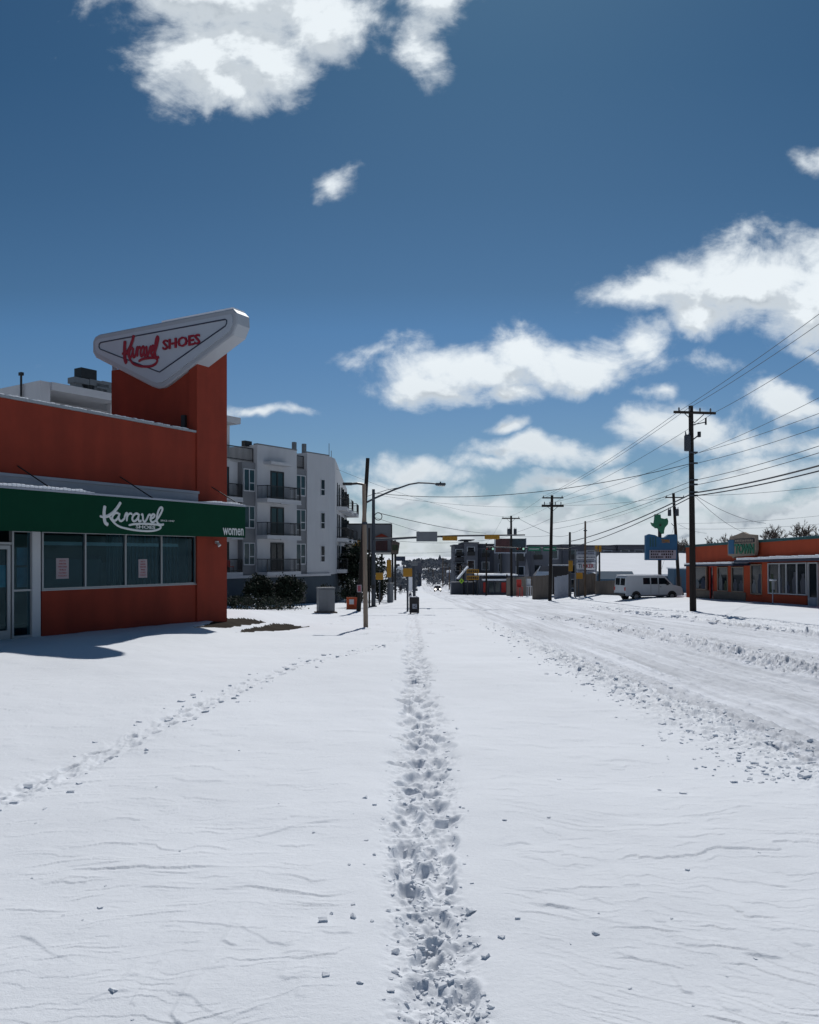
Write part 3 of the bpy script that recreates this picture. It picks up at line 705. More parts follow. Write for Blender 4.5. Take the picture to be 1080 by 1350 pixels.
b=MB(); b.box(K.s_of(7.5,-.1),K.s_of(-4,-.1),-.105,-.10,K.z_of(774,e0),K.z_of(745,e0)); b.build('door_poster',mat('cyan_poster',(.04,.40,.52),.7,.3,5),shop)
b=MB(); b.box(S1+.15,SL-.1,-.66,-.62,.30,.40); b.build('pale_streak',mat('pale_streak_paint',(.45,.52,.55),.7,.15,2),shop)  # added pale board, stands in for the bright streak across the panes
for k in range(5):
    b=MB(); s=S1+.5+1.05*k; b.box(s,s+.5,-1.3,-1.0,KZ+.02,-.9+.35*(k%3)); b.tube([(s+.25,-1.15,-.9+.35*(k%3)),(s+.25,-1.15,-.7+.35*(k%3))],[.09,.05],8); b.build('display_stand',mat('stand_teal',(.08,.11,.12),.7,.4,3),shop)
# two notices taped inside the panes
for px,lab in ((82.5,'paper notice with red print taped in the shop window beside the white pillar'),(188.5,'paper notice with red print taped in the middle of the shop window row')):
    s=K.s_of(px,-.06); z=K.z_of(749.5,s); w=.40 if px<100 else .34; h=.56
    t=thing('notice',lab,'notice',(K.w(s,-.066)[0],K.w(s,-.066)[1],z-h/2),K.ang,'notices in the shop window')
    b=MB(); b.box(-w/2,w/2,0,.004,0,h); b.build('sheet','paper',t)
    for i,tx in enumerate(('DUE TO','WINTER','WEATHER','WE WILL BE','CLOSED','TODAY')): b=MB(); b.text(tx,(0,.007,h-.07-.082*i),(-1,0,0),(0,0,1),w*(.5+.1*(i%3)),.045,.002,.02); b.build('text_line','paper_ink',t)
# wall lamp under the awning end
s=K.s_of(286,.1); t=MB(); t.box(s-.05,s+.05,.062,.14,.42,.50); t.cyl((s,.12,.44),(s,.22,.34),.04,.06,10); t.build('wall_lamp','white_paint',shop)

# the pylon sign
f0,f1=1.5,.87
sg=thing('shop_sign','white boomerang shaped sign with red Karavel SHOES lettering on top of the orange pylon','sign',(*K.w(1.2,-1.5),6.0),K.ang)
iv=(1.2,-1.5,6.0)
def L3(s,n,z): return (s-iv[0],n-iv[1],z-iv[2])
nl=K.n_of(122,f0); nr=K.n_of(312,f0); na=(nl+nr)/2
def zq(py,n): return K.z_of(py,f0,n)
poly=[(nl+.33,8.02),(nr-.16,8.02),(nr,7.86),(nr+.02,7.50),(nr-.16,7.16),(na+.42,5.86),(na+.15,5.76),(na-.15,5.76),(na-.42,5.86),(nl+.16,7.20),(nl,7.42),(nl,7.80),(nl+.1,7.95)]
poly=[(p[0],7.80-(8.02-p[1])*.965) for p in poly]
def inset(poly,d):
    out=[]; n=len(poly); c=(sum(p[0] for p in poly)/n,sum(p[1] for p in poly)/n)
    A=sum(poly[i][0]*poly[(i+1)%n][1]-poly[(i+1)%n][0]*poly[i][1] for i in range(n)); sgn=1 if A>0 else -1
    for i in range(n):
        p0=np.array(poly[i-1]);p1=np.array(poly[i]);p2=np.array(poly[(i+1)%n])
        e1=(p1-p0)/np.linalg.norm(p1-p0); e2=(p2-p1)/np.linalg.norm(p2-p1)
        m1=np.array((-e1[1],e1[0]))*sgn; m2=np.array((-e2[1],e2[0]))*sgn; m_=m1+m2; m_/=max(.6,np.dot(m_,m1)); out.append(tuple(p1+m_*d))
    return out
b=MB(); b.prism(poly,lambda p:L3(f0-.03,*p),lambda p:L3(f1+.03,*p))
pin=inset(poly,.05)
for sd,f_ in ((1,f0),(-1,f1)):
    n=len(poly); o=[L3(f_-.03*sd,*p) for p in poly]; i_=[L3(f_,*p) for p in pin]
    b.add(o+i_,[(k,(k+1)%n,n+(k+1)%n,n+k) for k in range(n)]+[tuple(range(n,2*n))])
b.build('cabinet','sign_edge',sg)
pf=inset(poly,.17); b=MB(); b.prism(pf,lambda p:L3(f0+.002,*p),lambda p:L3(f0+.028,*p)); b.build('face','sign_face',sg)
tri=[(nl+.46,7.70),(nr-.44,7.70),(nr-.38,7.66),(nr-.38,7.56),(nr-.44,7.48),(na+.16,6.36),(na,6.30),(na-.16,6.36),(nl+.44,7.46),(nl+.38,7.54),(nl+.38,7.64),(nl+.46,7.70)]
tri=[(p[0],7.80-(8.02-p[1])*.965) for p in tri]
b=MB(); b.tube([L3(f0+.032,*p) for p in tri],.024,6); b.build('outline','dark_line',sg)
b=MB(); b.box(f0-.60-iv[0],f0-.06-iv[0],na-iv[1],nr-.2-iv[1],7.80-iv[2],7.865-iv[2]); b.build('top_snow','snow',sg)
xs=[p[0] for st in STROKES for p in st[0]]; ys=[p[1] for st in STROKES for p in st[0]]
n0_,n1_=K.n_of(162.5,f0),K.n_of(211,f0)
def sg3(p):
    u=(p[0]-min(xs))/(max(xs)-min(xs)); v=(p[1]-min(ys))/(max(ys)-min(ys)); n=n0_+(n1_-n0_)*u
    return Vector(L3(f0+.05,n,7.53-1.15*v))
def ribbon(mb,ws): script(mb,sg3,ws,0,f0+.05-iv[0])
b=MB(); ribbon(b,.0046); b.build('script_lettering','red_letter',sg); b=MB(); n2,n3=K.n_of(216,f0),K.n_of(265.5,f0)
b.text('SHOES',L3(f0+.055,(n2+n3)/2,7.01),(0,1,0),(0,0,1),n3-n2,.34,.02,.022); b.build('lettering','red_letter',sg)
# ------------------------------------------------------------------ helpers for things further off
def X_(px,Y): return (px-CX)/F*Y
def Z_(py,Y): return (HY-py)/F*Y
def base(px,Y): x=X_(px,Y); return (x,Y,gz(x,Y))

# ------------------------------------------------------------------ the apartment block behind the shoe shop
A=Frame(-7.4,75.6,-.56,-.83)
apt=thing('apartment_building','white four storey apartment building with black balcony railings behind the shoe store','building',(A.x,A.y,0),A.ang)
sa=[0,A.s_of(405),A.s_of(390),A.s_of(338),A.s_of(320.5),A.s_of(300)+1.2,17.2,20.5,22.0,28.5]
ZG=-1.68; ZB=-6.5; ZT=9.2; ZD=7.75
DB=16
b=MB()
b.box(-.0,sa[1],-DB,0,ZG,ZT)
b.box(sa[2],sa[3],-DB,.12,ZG,ZT)
b.box(sa[4],sa[5],-DB,-.6,ZG,ZD-.1)
b.box(sa[5],sa[8],-DB,0,ZG,ZD-.1)
b.box(sa[8],sa[9],-DB,0,ZG,ZD-.1)
# end toward the street, curving away, its parapet stepping down
def aw2(X,Y):                                                  # world -> local of the block
    dx,dy=X-A.x,Y-A.y; return (dx*A.dx+dy*A.dy, -dx*A.dy+dy*A.dx)
ends=[(-7.4,75.6,9.2),(-7.0,77.2,9.15),(-6.95,79.5,8.8),(-7.0,83,8.45),(-7.1,88,8.1),(-7.3,96,7.8)]
q=[(*aw2(x,y),z) for x,y,z in ends]
for (s0_,n0a,z0),(s1_,n1a,z1) in zip(q[:-1],q[1:]):
    b.add([(s0_,n0a,ZG),(s1_,n1a,ZG),(s1_-.1,-DB,ZG),(s0_-.1,-DB,ZG),(s0_,n0a,z0),(s1_,n1a,z1),(s1_-.1,-DB,z1),(s0_-.1,-DB,z0)],[(0,1,5,4),(1,2,6,5),(4,5,6,7),(2,3,7,6)])
b.build('wall','white_wall',apt)
b=MB(); b.box(sa[1]+.01,sa[2]-.01,-DB,-.12,ZG+.01,ZD-.1); b.box(sa[3]+.01,sa[4]-.01,-DB,-.1,ZG+.01,ZD-.1); b.box(sa[5]-.01,sa[6],-DB+.1,.02,ZG+.02,ZD-.12); b.build('grey_bay','grey_wall',apt)
b=MB(); b.box(0.02,sa[9],-DB+.2,-.04,ZB,ZG-.01)
for (s0_,n0a,z0),(s1_,n1a,z1) in zip(q[:-1],q[1:]): b.add([(s0_,n0a-.1,ZB),(s1_,n1a-.1,ZB),(s1_,n1a-.1,ZG-.01),(s0_,n0a-.1,ZG-.01)],[(0,1,2,3)])
b.build('ground_floor','slate_wall',apt)
b=MB(); b.box(-.02,sa[9]+.02,.12,.2,ZG-.12,ZG+.10); b.build('belt_course','white_wall',apt)
b=MB()
for x0,x1,n in ((-.03,sa[1]+.03,.03),(sa[2]-.03,sa[3]+.03,.15)): b.box(x0,x1,-.3,n,ZT+.003,ZT+.10)
b.build('coping','grey_metal',apt)
# penthouse and its deep loggia further along
b=MB(); b.box(sa[9]-.5,sa[9]+.2,-DB,.25,ZD-.1,11.05); b.box(sa[5]-2.2,sa[9]-.51,-DB,.45,10.55,11.05); b.box(sa[5]-1.2,sa[9]-.51,-DB,-3.2,ZD-.1,10.54); b.box(sa[5]-2.1,sa[5]-1.21,-4.2,-.7,ZD-.1,10.54); b.box(22.6,23.0,-.9,-.5,ZD-.1,10.54); b.box(sa[9]-2.0,sa[9]-.52,-3.19,.2,ZD-.1,8.6)
b.build('penthouse','white_wall',apt)
b=MB(); b.box(23.6,26.8,-3.19,-3.1,ZD,10.2); b.build('loggia_window','dark_glass',apt)
def railing(mb,s0,s1,n,z,h=1.05,side=None):
    mb.box(s0,s1,n-.035,n+.035,z+h-.07,z+h); mb.box(s0,s1,n-.03,n+.03,z+.09,z+.15); k=max(2,int((s1-s0)/.13))
    for i in range(k+1):
        s=s0+(s1-s0)*i/k; r=.05 if i in(0,k) else .017; mb.box(s-r,s+r,n-.012,n+.012,z,z+h-.071)
    if side is not None:
        for s in (s0,s1):
            mb.box(s-.025,s+.025,side,n-.026,z+h-.05,z+h); kk=max(1,int(abs(n-side)/.14))
            for i in range(kk): y=side+(n-side)*(i+.5)/kk; mb.box(s-.012,s+.012,y-.012,y+.012,z,z+h-.051)
def window(s0,s1,z0,z1,n,split=2,teal=True,low=True):
    f=MB(); t=.07; f.box(s0,s0+t,n-.03,n+.05,z0,z1); f.box(s1-t,s1,n-.03,n+.05,z0,z1); f.box(s0+t+.001,s1-t-.001,n-.03,n+.05,z1-t,z1); f.box(s0+t+.001,s1-t-.001,n-.03,n+.06,z0-.02,z0+t)
    for k in range(1,split): m_=s0+(s1-s0)*k/split; f.box(m_-t/2,m_+t/2,n-.03,n+.045,z0+t+.001,z1-t-.001)
    if low: f.box(s0+t+.002,(s0+(s1-s0)/split)-t/2-.002,n-.03,n+.04,z0+(z1-z0)*.36,z0+(z1-z0)*.36+t)
    w=f.build('window','white_paint',apt); g=MB(); g.box(s0+t,s1-t,n-.02,n+.005,z0+t,z1-t); g.build('pane','teal_glass' if teal else 'dark_glass',w)
for k in range(3):
    zf=4.75-3.02*k
    window(sa[1]+.12,sa[2]-.10,zf+.55,zf+2.38,-.10)
    window(sa[3]+.10,sa[4]-.12,zf+.55,zf+2.38,-.08)
    window(A.s_of(428.5),A.s_of(422.5),zf+.72,zf+2.25,.0,1,False,True)
    # balcony doors
    for s0,s1,n in ((A.s_of(374,.12),A.s_of(356.5,.12),.12),(sa[4]+1.0,sa[5]-.5,-.6)):
        f=MB(); f.box(s0,s0+.1,n-.02,n+.06,zf,zf+2.42); f.box(s1-.1,s1,n-.02,n+.06,zf,zf+2.42); f.box(s0+.101,s1-.101,n-.02,n+.06,zf+2.3,zf+2.42); m_=(s0+s1)/2; f.box(m_-.06,m_+.06,n-.02,n+.06,zf,zf+2.299)
        d_=f.build('balcony_door','black_metal',apt); g=MB(); g.box(s0+.1,s1-.1,n-.015,n+.01,zf,zf+2.3); g.build('pane','dark_glass' if k==2 else 'teal_glass',d_)
    for s0,s1,n0b,n1b in ((A.s_of(396.5,1.3),A.s_of(352,1.3),.121,1.35),(sa[4]+.1,sa[5]+.1,-.59,.10)):
        f=MB(); f.box(s0,s1,n0b,n1b,zf-.32,zf-.02); f.box(s0,max(s0+.4,s1-1.6),n1b-.05,n1b+.04,zf-.40,zf-.31)
        bl=f.build('balcony','white_wall',apt); r=MB(); railing(r,s0+.05,s1-.05,n1b-.05,zf-.02,1.08,n0b); r.build('railing','black_metal',bl)
    # end balconies along the street side
    for (ya,yb,xo) in ((78.6,82.4,.95),(84.2,88.0,1.0),(90.0,94.6,1.15)):
        xa=-6.98; f=MB(); pa=[aw2(xa,ya),aw2(xa+xo,ya+.5),aw2(xa+xo,yb-.3),aw2(xa-.3,yb)]
        f.prism(pa,lambda p:(p[0],p[1],zf-.35),lambda p:(p[0],p[1],zf)); bl=f.build('balcony','white_wall',apt)
        r=MB()
        for pz in (.12,1.02): r.tube([(p[0],p[1],zf+pz) for p in pa],.03,5)
        for (u,v) in zip(pa[:-1],pa[1:]):
            L_=math.hypot(v[0]-u[0],v[1]-u[1]); kk=int(L_/.16)
            for i in range(kk): t=i/kk; r.cyl((u[0]+(v[0]-u[0])*t,u[1]+(v[1]-u[1])*t,zf),(u[0]+(v[0]-u[0])*t,u[1]+(v[1]-u[1])*t,zf+1.02),.014,n=4)
        r.build('railing','black_metal',bl)
        for y_ in (ya+.5,yb-1.2): g=MB(); pa=[aw2(xa+.10,y_),aw2(xa+.06,y_+.85),aw2(xa-.5,y_+.85),aw2(xa-.5,y_)]; g.prism(pa,lambda p:(p[0],p[1],zf+.02),lambda p:(p[0],p[1],zf+2.3)); g.build('balcony_door','dark_glass',apt)
b=MB(); sx=sa[4]+1.3; b.box(sx-.3,sx+.3,-.35,.0,-1.26+.40,-1.26+.48)
rc=thing('balcony_chair','red chair on the lowest left balcony of the white apartment building','chair',(*A.w(sx,-.2),-1.29),A.ang)
b=MB(); b.box(-.28,.28,-.25,.25,.40,.46); b.build('seat','red',rc); b=MB(); b.box(-.28,.28,-.25,-.19,.46,.95); b.build('backrest','red',rc)
for u_ in (-.25,.25):
    for v_ in (-.22,.22): b=MB(); b.box(u_-.025,u_+.025,v_-.025,v_+.025,0,.399); b.build('leg','black_metal',rc)
# little canopy over the top door, roof-deck rails, ground floor openings, roof plant
b=MB(); b.box(A.s_of(381,.5),A.s_of(352,.5),.121,1.0,7.62,7.86); b.build('door_canopy','white_wall',apt)
b=MB(); railing(b,sa[1]+.05,sa[2]-.05,-.4,ZD,1.15); b.build('roof_railing','black_metal',apt)
b=MB(); railing(b,sa[3]+.05,sa[5]+2.5,-.35,ZD,1.15); b.build('roof_railing','black_metal',apt)
b=MB(); b.box(sa[3]-.3,sa[3]+.5,-1.2,-.8,ZT-.1,ZT+.35); b.build('roof_box','black_metal',apt)
for px in (388.5,401.5):
    s=A.s_of(px,-2); b=MB(); b.box(s-.16,s+.16,-2.2,-1.9,ZD,10.35); b.build('chimney','grey_metal',apt)
for s0,s1,z0,z1 in ((sa[2]+.3,sa[2]+1.2,-4.9,-2.2),(sa[3]-2.6,sa[3]-1.1,-4.9,-2.3),(sa[3]+.2,sa[4]-.2,-4.6,-2.3),(sa[1]+.25,sa[2]-.2,-4.6,-2.3)):
    b=MB(); b.box(s0-.08,s1+.08,-.03,.0,z0-.08,z1+.08); w=b.build('window','grey_metal',apt); g=MB(); g.box(s0,s1,.001,.012,z0,z1); g.build('pane','dark_glass',w)
b=MB(); s=sa[3]-.9; b.box(s-.12,s+.12,.0,.10,ZB+1,ZG-.15); b.build('downpipe','white_paint',apt)
for px,w_,h_,d_ in ((101,.35,.5,0),(104.8,.75,1.1,0),(114,.8,1.9,0),(124,.7,1.15,0),(132,.65,.95,0),(139,.6,1.2,0)):
    s=A.s_of(px,-1.5); b=MB(); b.box(s-w_*.6,s+w_*.6,-1.9,-1.3,11.05,11.1+h_*.55); b.box(s-w_*.75,s+w_*.75,-2.0,-1.2,11.1+h_*.55,11.1+h_*.9); b.build('roof_unit','grey_metal' if px!=114 else 'black_metal',apt)
s=A.s_of(30.5,.2); b=MB(); b.cyl((sa[9]+.35,-1.6,ZD),(sa[9]+.35,-1.6,11.6),.07); b.box(sa[9]+.25,sa[9]+.45,-1.75,-1.45,11.55,11.75); b.build('vent_pipe','black_metal',apt)
b=MB()
for yy,hh in ((76.6,10.5),(78.8,10.1)): u=aw2(-7.5,yy); b.cyl((u[0],u[1],8.5),(u[0],u[1],hh),.03,n=5)
b.build('antenna','grey_metal',apt)

# ------------------------------------------------------------------ foliage
def leaf_mesh(mb,c,rad,n,size,seed,squash=1.0):
    r=np.random.default_rng(seed); c=np.array(c); rad=np.array(rad,float)
    k=max(6,n//45); u=r.normal(size=(k,3)); u/=np.linalg.norm(u,axis=1,keepdims=True); cc=u*(r.random((k,1))**.45)*rad*.85
    rr=r.uniform(.22,.42,k)*rad.mean()
    vs=[];fs=[]
    for i in range(n):
        j=r.integers(k); d=r.normal(size=3); d/=np.linalg.norm(d); p=c+cc[j]+d*rr[j]*r.random()**.5
        a=r.normal(size=3); a/=np.linalg.norm(a); b_=np.cross(a,r.normal(size=3)); b_/=np.linalg.norm(b_)
        s=size*r.uniform(.6,1.4); o=len(vs); vs+=[p-a*s*.5,p+b_*s*.28,p+a*s*.5,p-b_*s*.28]; fs.append((o,o+1,o+2,o+3))
    mb.add(vs,fs)
def bush(px,Y,w,h,label,name='evergreen_bush',m='leaf_dark',n=1500,leaf=.16,seed=1,cat='bush',group='dark evergreens by the apartment building',snow=True):
    x,y,z=base(px,Y); t=thing(name,label,cat,(x,y,z-.05),0,group)
    b=MB()
    for i in range(5): a=i*1.3+seed; b.tube([(.06*math.cos(a),.06*math.sin(a),0),(w*.18*math.cos(a),w*.18*math.sin(a),h*.4),(w*.3*math.cos(a),w*.3*math.sin(a),h*.75)],[.05,.035,.012],5)
    b.build('trunk','bark',t)
    b=MB(); leaf_mesh(b,(0,0,h*.55),(w/2,w/2,h*.47),n,leaf,seed); b.build('crown',m,t)
    if snow:
        b=MB(); leaf_mesh(b,(0,-.1,h*.40),(w*.46,w*.46,h*.34),max(12,n//110),leaf*.9,seed+77); b.build('snow_tufts','snow',t)
    return t
bush(341,58,2.3,2.4,'dark leafy bush at the foot of the apartment building, nearest the shoe store column',seed=3,n=4200,leaf=.2)
bush(381,59,2.5,2.6,'tallest dark bush under the black balcony doors of the apartment building',seed=5,n=5000,leaf=.2)
bush(430,60,1.4,1.9,'dark bush standing right behind the grey utility cabinet',seed=8)
bush(463,60,2.0,2.1,'round dark bush behind the orange barrier',seed=12,n=2400)
bush(476,82,5.2,6.2,'tall dark evergreen tree between the apartment balconies and the leaning pole','evergreen_tree',n=4200,leaf=.35,seed=21,cat='tree',group=None,snow=False)
bush(501,80,2.3,2.9,'dark evergreen shrub beyond the steel traffic pole',seed=24,n=2400)
bush(312,57,1.6,1.0,'low snowy shrub peeking out beside the orange column',seed=31,n=700)

bush(352,55,6.4,.75,'low snow dusted hedge along the foot of the apartment bushes',name='hedge',n=2600,leaf=.13,seed=41,cat='hedge',group=None)
# ------------------------------------------------------------------ small street things on the left
x,y,z=base(429.5,48); t=thing('utility_cabinet','grey steel utility cabinet standing in the snow by the dark bushes','cabinet',(x,y,z),math.radians(18))
b=MB(); b.bbox(-.48,.48,-.32,.32,.08,1.42,.03); b.build('body','grey_metal',t)
b=MB(); b.bbox(-.51,.51,-.35,.35,1.42,1.50,.02); b.build('lid','grey_metal',t)
b=MB(); b.box(-.44,-.02,-.335,-.322,.14,1.36); b.build('door','grey_metal',t); b=MB(); b.box(.02,.44,-.335,-.322,.14,1.36); b.build('door','grey_metal',t)
b=MB(); b.box(-.6,.6,-.45,.45,-.1,.079); b.build('plinth','brick_tan',t)
x,y,z=base(464.5,55); t=thing('traffic_barrier','orange plastic traffic barrier with white panel in the snow','barrier',(x,y,z),.12)
b=MB(); b.prism([(-.25,0),(.25,0),(.2,.12),(.09,.3),(.07,.82),(-.07,.82),(-.09,.3),(-.2,.12)],lambda p:(-.38,p[0],p[1]),lambda p:(.38,p[0],p[1])); b.build('body','orange',t)
b=MB(); b.box(-.2,.1,-.11,-.092,.35,.68); b.build('panel','white_paint',t); b=MB(); b.box(.18,.24,-.12,-.092,.05,.78); b.build('stripe','red',t)
x,y,z=base(473.5,50); t=thing('wooden_post','short dark wooden post carrying a small red and white placard','post',(x,y,z))
b=MB(); b.bbox(-.1,.1,-.1,.1,-.2,1.75,.02); b.build('stake','dark_wood',t)
b=MB(); b.box(-.12,.16,-.135,-.103,1.2,1.65); b.build('placard','paper',t); b=MB(); b.box(-.07,.11,-.142,-.136,1.25,1.6); b.build('placard_print','paper_ink',t)
# newspaper box
x,y,z=base(546.2,48); t=thing('newspaper_box','black newspaper vending box with a pale square label standing in the tramped snow','newspaper box',(x,y,z-.02),.05)
b=MB(); b.bbox(-.28,.28,-.24,.24,.04,.94,.02); b.build('body','black_plastic',t)
b=MB(); b.box(-.25,-.18,-.2,.2,-.1,.101); b.build('leg','black_metal',t); b=MB(); b.box(.18,.25,-.2,.2,-.1,.101); b.build('leg','black_metal',t)
b=MB(); b.box(-.24,.24,-.262,-.242,.62,.90); b.build('display_window','black_plastic',t)
b=MB(); b.box(-.12,.15,-.258,-.243,.28,.56); b.build('label_panel','pale_metal',t)
b=MB(); b.tube([(.11-.09*math.cos(a),-.262,.42+.09*math.sin(a)) for a in np.linspace(.6,5.6,12)],.012,5); b.box(-.05,.05,-.266,-.258,.40,.44); b.build('emblem','black_plastic',t)
b=MB()
for i in range(6): b.bbox(-.27+.09*i,-.17+.09*i,-.2,.2,.941,.96+.04*random.random()+(.05 if i in(0,4) else 0),.02)
b.build('snow_cap','snow',t)

def pole_thing(name,label,px,Y,topx,topy,r0,r1,m,cat='pole',group=None,steps=6):
    x,y,z=base(px,Y); t=thing(name,label,cat,(x,y,z),0,group)
    tx=X_(topx,Y)-x; tz=Z_(topy,Y)-z
    b=MB(); b.tube([(tx*k/steps,0,-.3+(tz+.3)*k/steps) for k in range(steps+1)],[r0+(r1-r0)*k/steps for k in range(steps+1)],10); b.build('shaft',m,t,smooth=False)
    return t,tx,tz
def crossarm(t,xc,zc,l,th=.12,tilt=0.0,rot=0.0,ins=4,m='dark_wood',brace=True):
    c,s=math.cos(rot),math.sin(rot)
    b=MB(); e=[Vector((xc-l/2*c,-l/2*s-.14,zc-tilt*l/2)),Vector((xc+l/2*c,l/2*s-.14,zc+tilt*l/2))]
    b.tube(e,th*.62,4); ca=b.build('crossarm',m,t)
    for k in range(ins):
        f=(k+.5)/ins if ins>2 else (.06,.94)[k]
        p=e[0].lerp(e[1],f); i=MB(); i.tube([p+Vector((0,0,th*.4)),p+Vector((0,0,th*.8)),p+Vector((0,0,th*1.7)),p+Vector((0,0,th*2.2))],[.025,.05,.055,.02],7); i.build('insulator','grey_metal',ca)
    if brace:
        for sg_ in (-1,1):
            i=MB(); i.tube([(xc+sg_*l*.24*c,-.15,zc-th*.4),(xc,-.12,zc-l*.24)],.025,5); i.build('brace','black_metal',ca)
    return ca
def can(t,x,y,z,r,h):
    b=MB(); b.tube([(x,y,z),(x,y,z+.03),(x,y,z+h-.06),(x,y,z+h)],[r*.8,r,r,r*.75],12); c=b.build('transformer','steel',t)
    for dx in (-.5,.5): i=MB(); i.tube([(x+dx*r,y,z+h-.01),(x+dx*r*1.2,y,z+h+.2)],[.05,.025],6); i.build('bushing','grey_metal',c)

# left: short pale pole with a side lamp, dark leaning pole with the long street lamp arm, steel signal pole
t,tx,tz=pole_thing('utility_pole','weathered pale wooden pole with a short side lamp, nearest the camera on the left',482.5,31,480,638,.095,.075,'pale_wood')
b=MB(); b.tube([(tx,0,tz-.02),(tx-.25,0,tz+.02),(X_(462,31)-X_(482.5,31),0,tz+.0)],.045,8); am=b.build('lamp_arm','black_metal',t)
b=MB(); xx=X_(454,31)-X_(482.5,31); b.bbox(xx-.06,xx+.3,-.1,.1,tz-.05,tz+.05,.02); b.build('lamp_head','black_metal',am)
b=MB(); b.cyl((tx*.6,0,Z_(690,31)-gz(t.location.x,31)-.05),(tx*.6,0,Z_(690,31)-gz(t.location.x,31)+.05),.10,n=10); b.build('band','steel',t)
t,tx,tz=pole_thing('utility_pole','tall dark pole leaning right, carrying the long curved street lamp arm',472.5,51,485,604,.15,.12,'dark_wood')
zc=t.location.z
def rel(px,py,Y=51): return (X_(px,Y)-t.location.x,0,Z_(py,Y)-zc)
b=MB(); b.tube([rel(482,663),rel(496,656),rel(520,645.5),rel(540,638.5),rel(552,636.5),rel(566,637),rel(576,638)],[.06,.06,.055,.05,.05,.045,.045],8); am=b.build('lamp_arm','steel',t)
b=MB(); b.tube([rel(482,655),rel(510,646),rel(532,641.5)],.018,5); b.build('stay_rod','steel',am)
h0=rel(574,638); b=MB(); b.bbox(h0[0],h0[0]+.65,-.16,.16,h0[2]-.10,h0[2]+.06,.05); b.box(h0[0]+.28,h0[0]+.36,-.04,.04,h0[2]+.06,h0[2]+.14); hd=b.build('lamp_head','steel',am)
b=MB(); b.bbox(h0[0]+.15,h0[0]+.6,-.12,.12,h0[2]-.15,h0[2]-.095,.02); b.build('lens','lamp_glass',hd)
t,tx,tz=pole_thing('post','thin dark wooden post right behind the pale leaning pole',487,60,486.8,696,.075,.06,'dark_wood')

def signal_head(parent,x,y,z,horizontal=True,back=True,l=1.12,w=.34,m='yellow'):
    b=MB()
    if horizontal: b.bbox(x-l/2,x+l/2,y-.12,y+.12,z-w/2,z+w/2,.04)
    else: b.bbox(x-w/2,x+w/2,y-.12,y+.12,z-l/2,z+l/2,.04)
    h=b.build('signal_head',m,parent)
    for k in (-1,0,1):
        c=(x+k*l*.32,z) if horizontal else (x,z+k*l*.32); yy=y+(.12 if back else -.12); yo=yy+(.18 if back else -.18)
        v=MB(); v.tube([(c[0],yy,c[1]),(c[0],yo,c[1]-.02)],w*.40,10,caps=False); v.build('visor','black_metal',h)
    return h
x,y,z=base(492.5,62); t=thing('traffic_signal','grey steel traffic signal mast with a long arm over the road, on the left corner','traffic signal',(x,y,z))
zz=lambda py,Y=62: Z_(py,Y)-z
b=MB(); b.tube([(0,0,-.2),(0,0,zz(645))],[.17,.11],12); b.build('mast','steel',t); b=MB(); b.box(-.25,.25,-.25,.25,-.1,.08); b.build('base_plate','steel',t)
b=MB(); ax=lambda px:X_(px,62)-x; b.tube([(0,-.15,zz(712)),(ax(540),-.15,zz(709)),(ax(600),-.15,zz(706.5)),(ax(692),-.15,zz(705.3))],[.10,.085,.07,.05],10); arm=b.build('mast_arm','steel',t)
b=MB(); b.box(ax(549),ax(576.5),-.30,-.26,zz(714),zz(701)); sgn=b.build('sign_back','grey_metal',arm); b=MB(); b.box(ax(555),ax(570.5),-.26,-.22,zz(708.6),zz(707)); b.build('bracket','steel',sgn)
signal_head(arm,ax(593),-.25,zz(709.8)); signal_head(arm,ax(648.5),-.25,zz(708))
b=MB(); b.tube([(ax(499)+.28*math.cos(a),-.2,zz(681)+.28*math.sin(a)) for a in np.linspace(0,6.28,16)],.035,6); b.build('cable_coil','black_metal',t)
b=MB(); b.box(-.12,.12,-.24,-.17,zz(776),zz(771)); b.build('button_box','black_metal',t)

def ped_signal(px,Y,zt,zb,label,vertical=True,post_top=None,m='steel',n=1,h2=None):
    x,y,z=base(px,Y); t=thing('pedestrian_signal',label,'signal',(x,y,z),0,'pedestrian and corner signals at the crossing')
    b=MB(); b.cyl((0,0,-.1),(0,0,(Z_(post_top,Y)-z) if post_top else Z_(zt,Y)-z),.06,n=8); b.build('post',m,t)
    zc=(Z_(zt,Y)+Z_(zb,Y))/2-z; l=Z_(zt,Y)-Z_(zb,Y)
    if vertical: signal_head(t,0,-.2,zc,False,True,l,.42)
    else:
        b=MB(); b.bbox(-l*.55,l*.55,-.38,-.08,zc-l/2,zc+l/2,.04); h=b.build('signal_head','yellow',t); b=MB(); b.box(-l*.4,l*.4,-.07,.02,zc-l*.35,zc+l*.35); b.build('hood','black_metal',h)
    return t
ped_signal(513,75,738,761,'tall yellow signal head on a post beside the billboard posts',True,736)
ped_signal(500.5,70,755,764,'squat yellow crossing signal just right of the steel mast',False,753)
ped_signal(537.5,50,749,760,'yellow crossing signal on the thin post left of the newspaper box',False,748)
ped_signal(752,86,739,753,'orange signal head facing sideways on the post by the pale metal gate',True,737)
ped_signal(763,84,755,763,'yellow crossing signal in front of the tenant sign posts',False,754)
t,tx,tz=pole_thing('lamp_post','thick grey steel post rising behind the newspaper box',546.5,62,545.6,744,.13,.10,'steel')
b=MB(); b.bbox(-.2,.25,-.16,.16,tz-.1,tz+.12,.04); b.build('cap','grey_metal',t)
t,tx,tz=pole_thing('sign_post','thin post with a snow plastered plate just left of the newspaper box',541,58,541,757,.03,.03,'steel')
b=MB(); b.box(-.12,.15,-.06,-.035,tz-1.2,tz-.2); b.build('plate','snow',t); b=MB(); b.box(-.1,.1,-.065,-.036,tz-1.6,tz-1.35); b.build('reflector','navy',t)
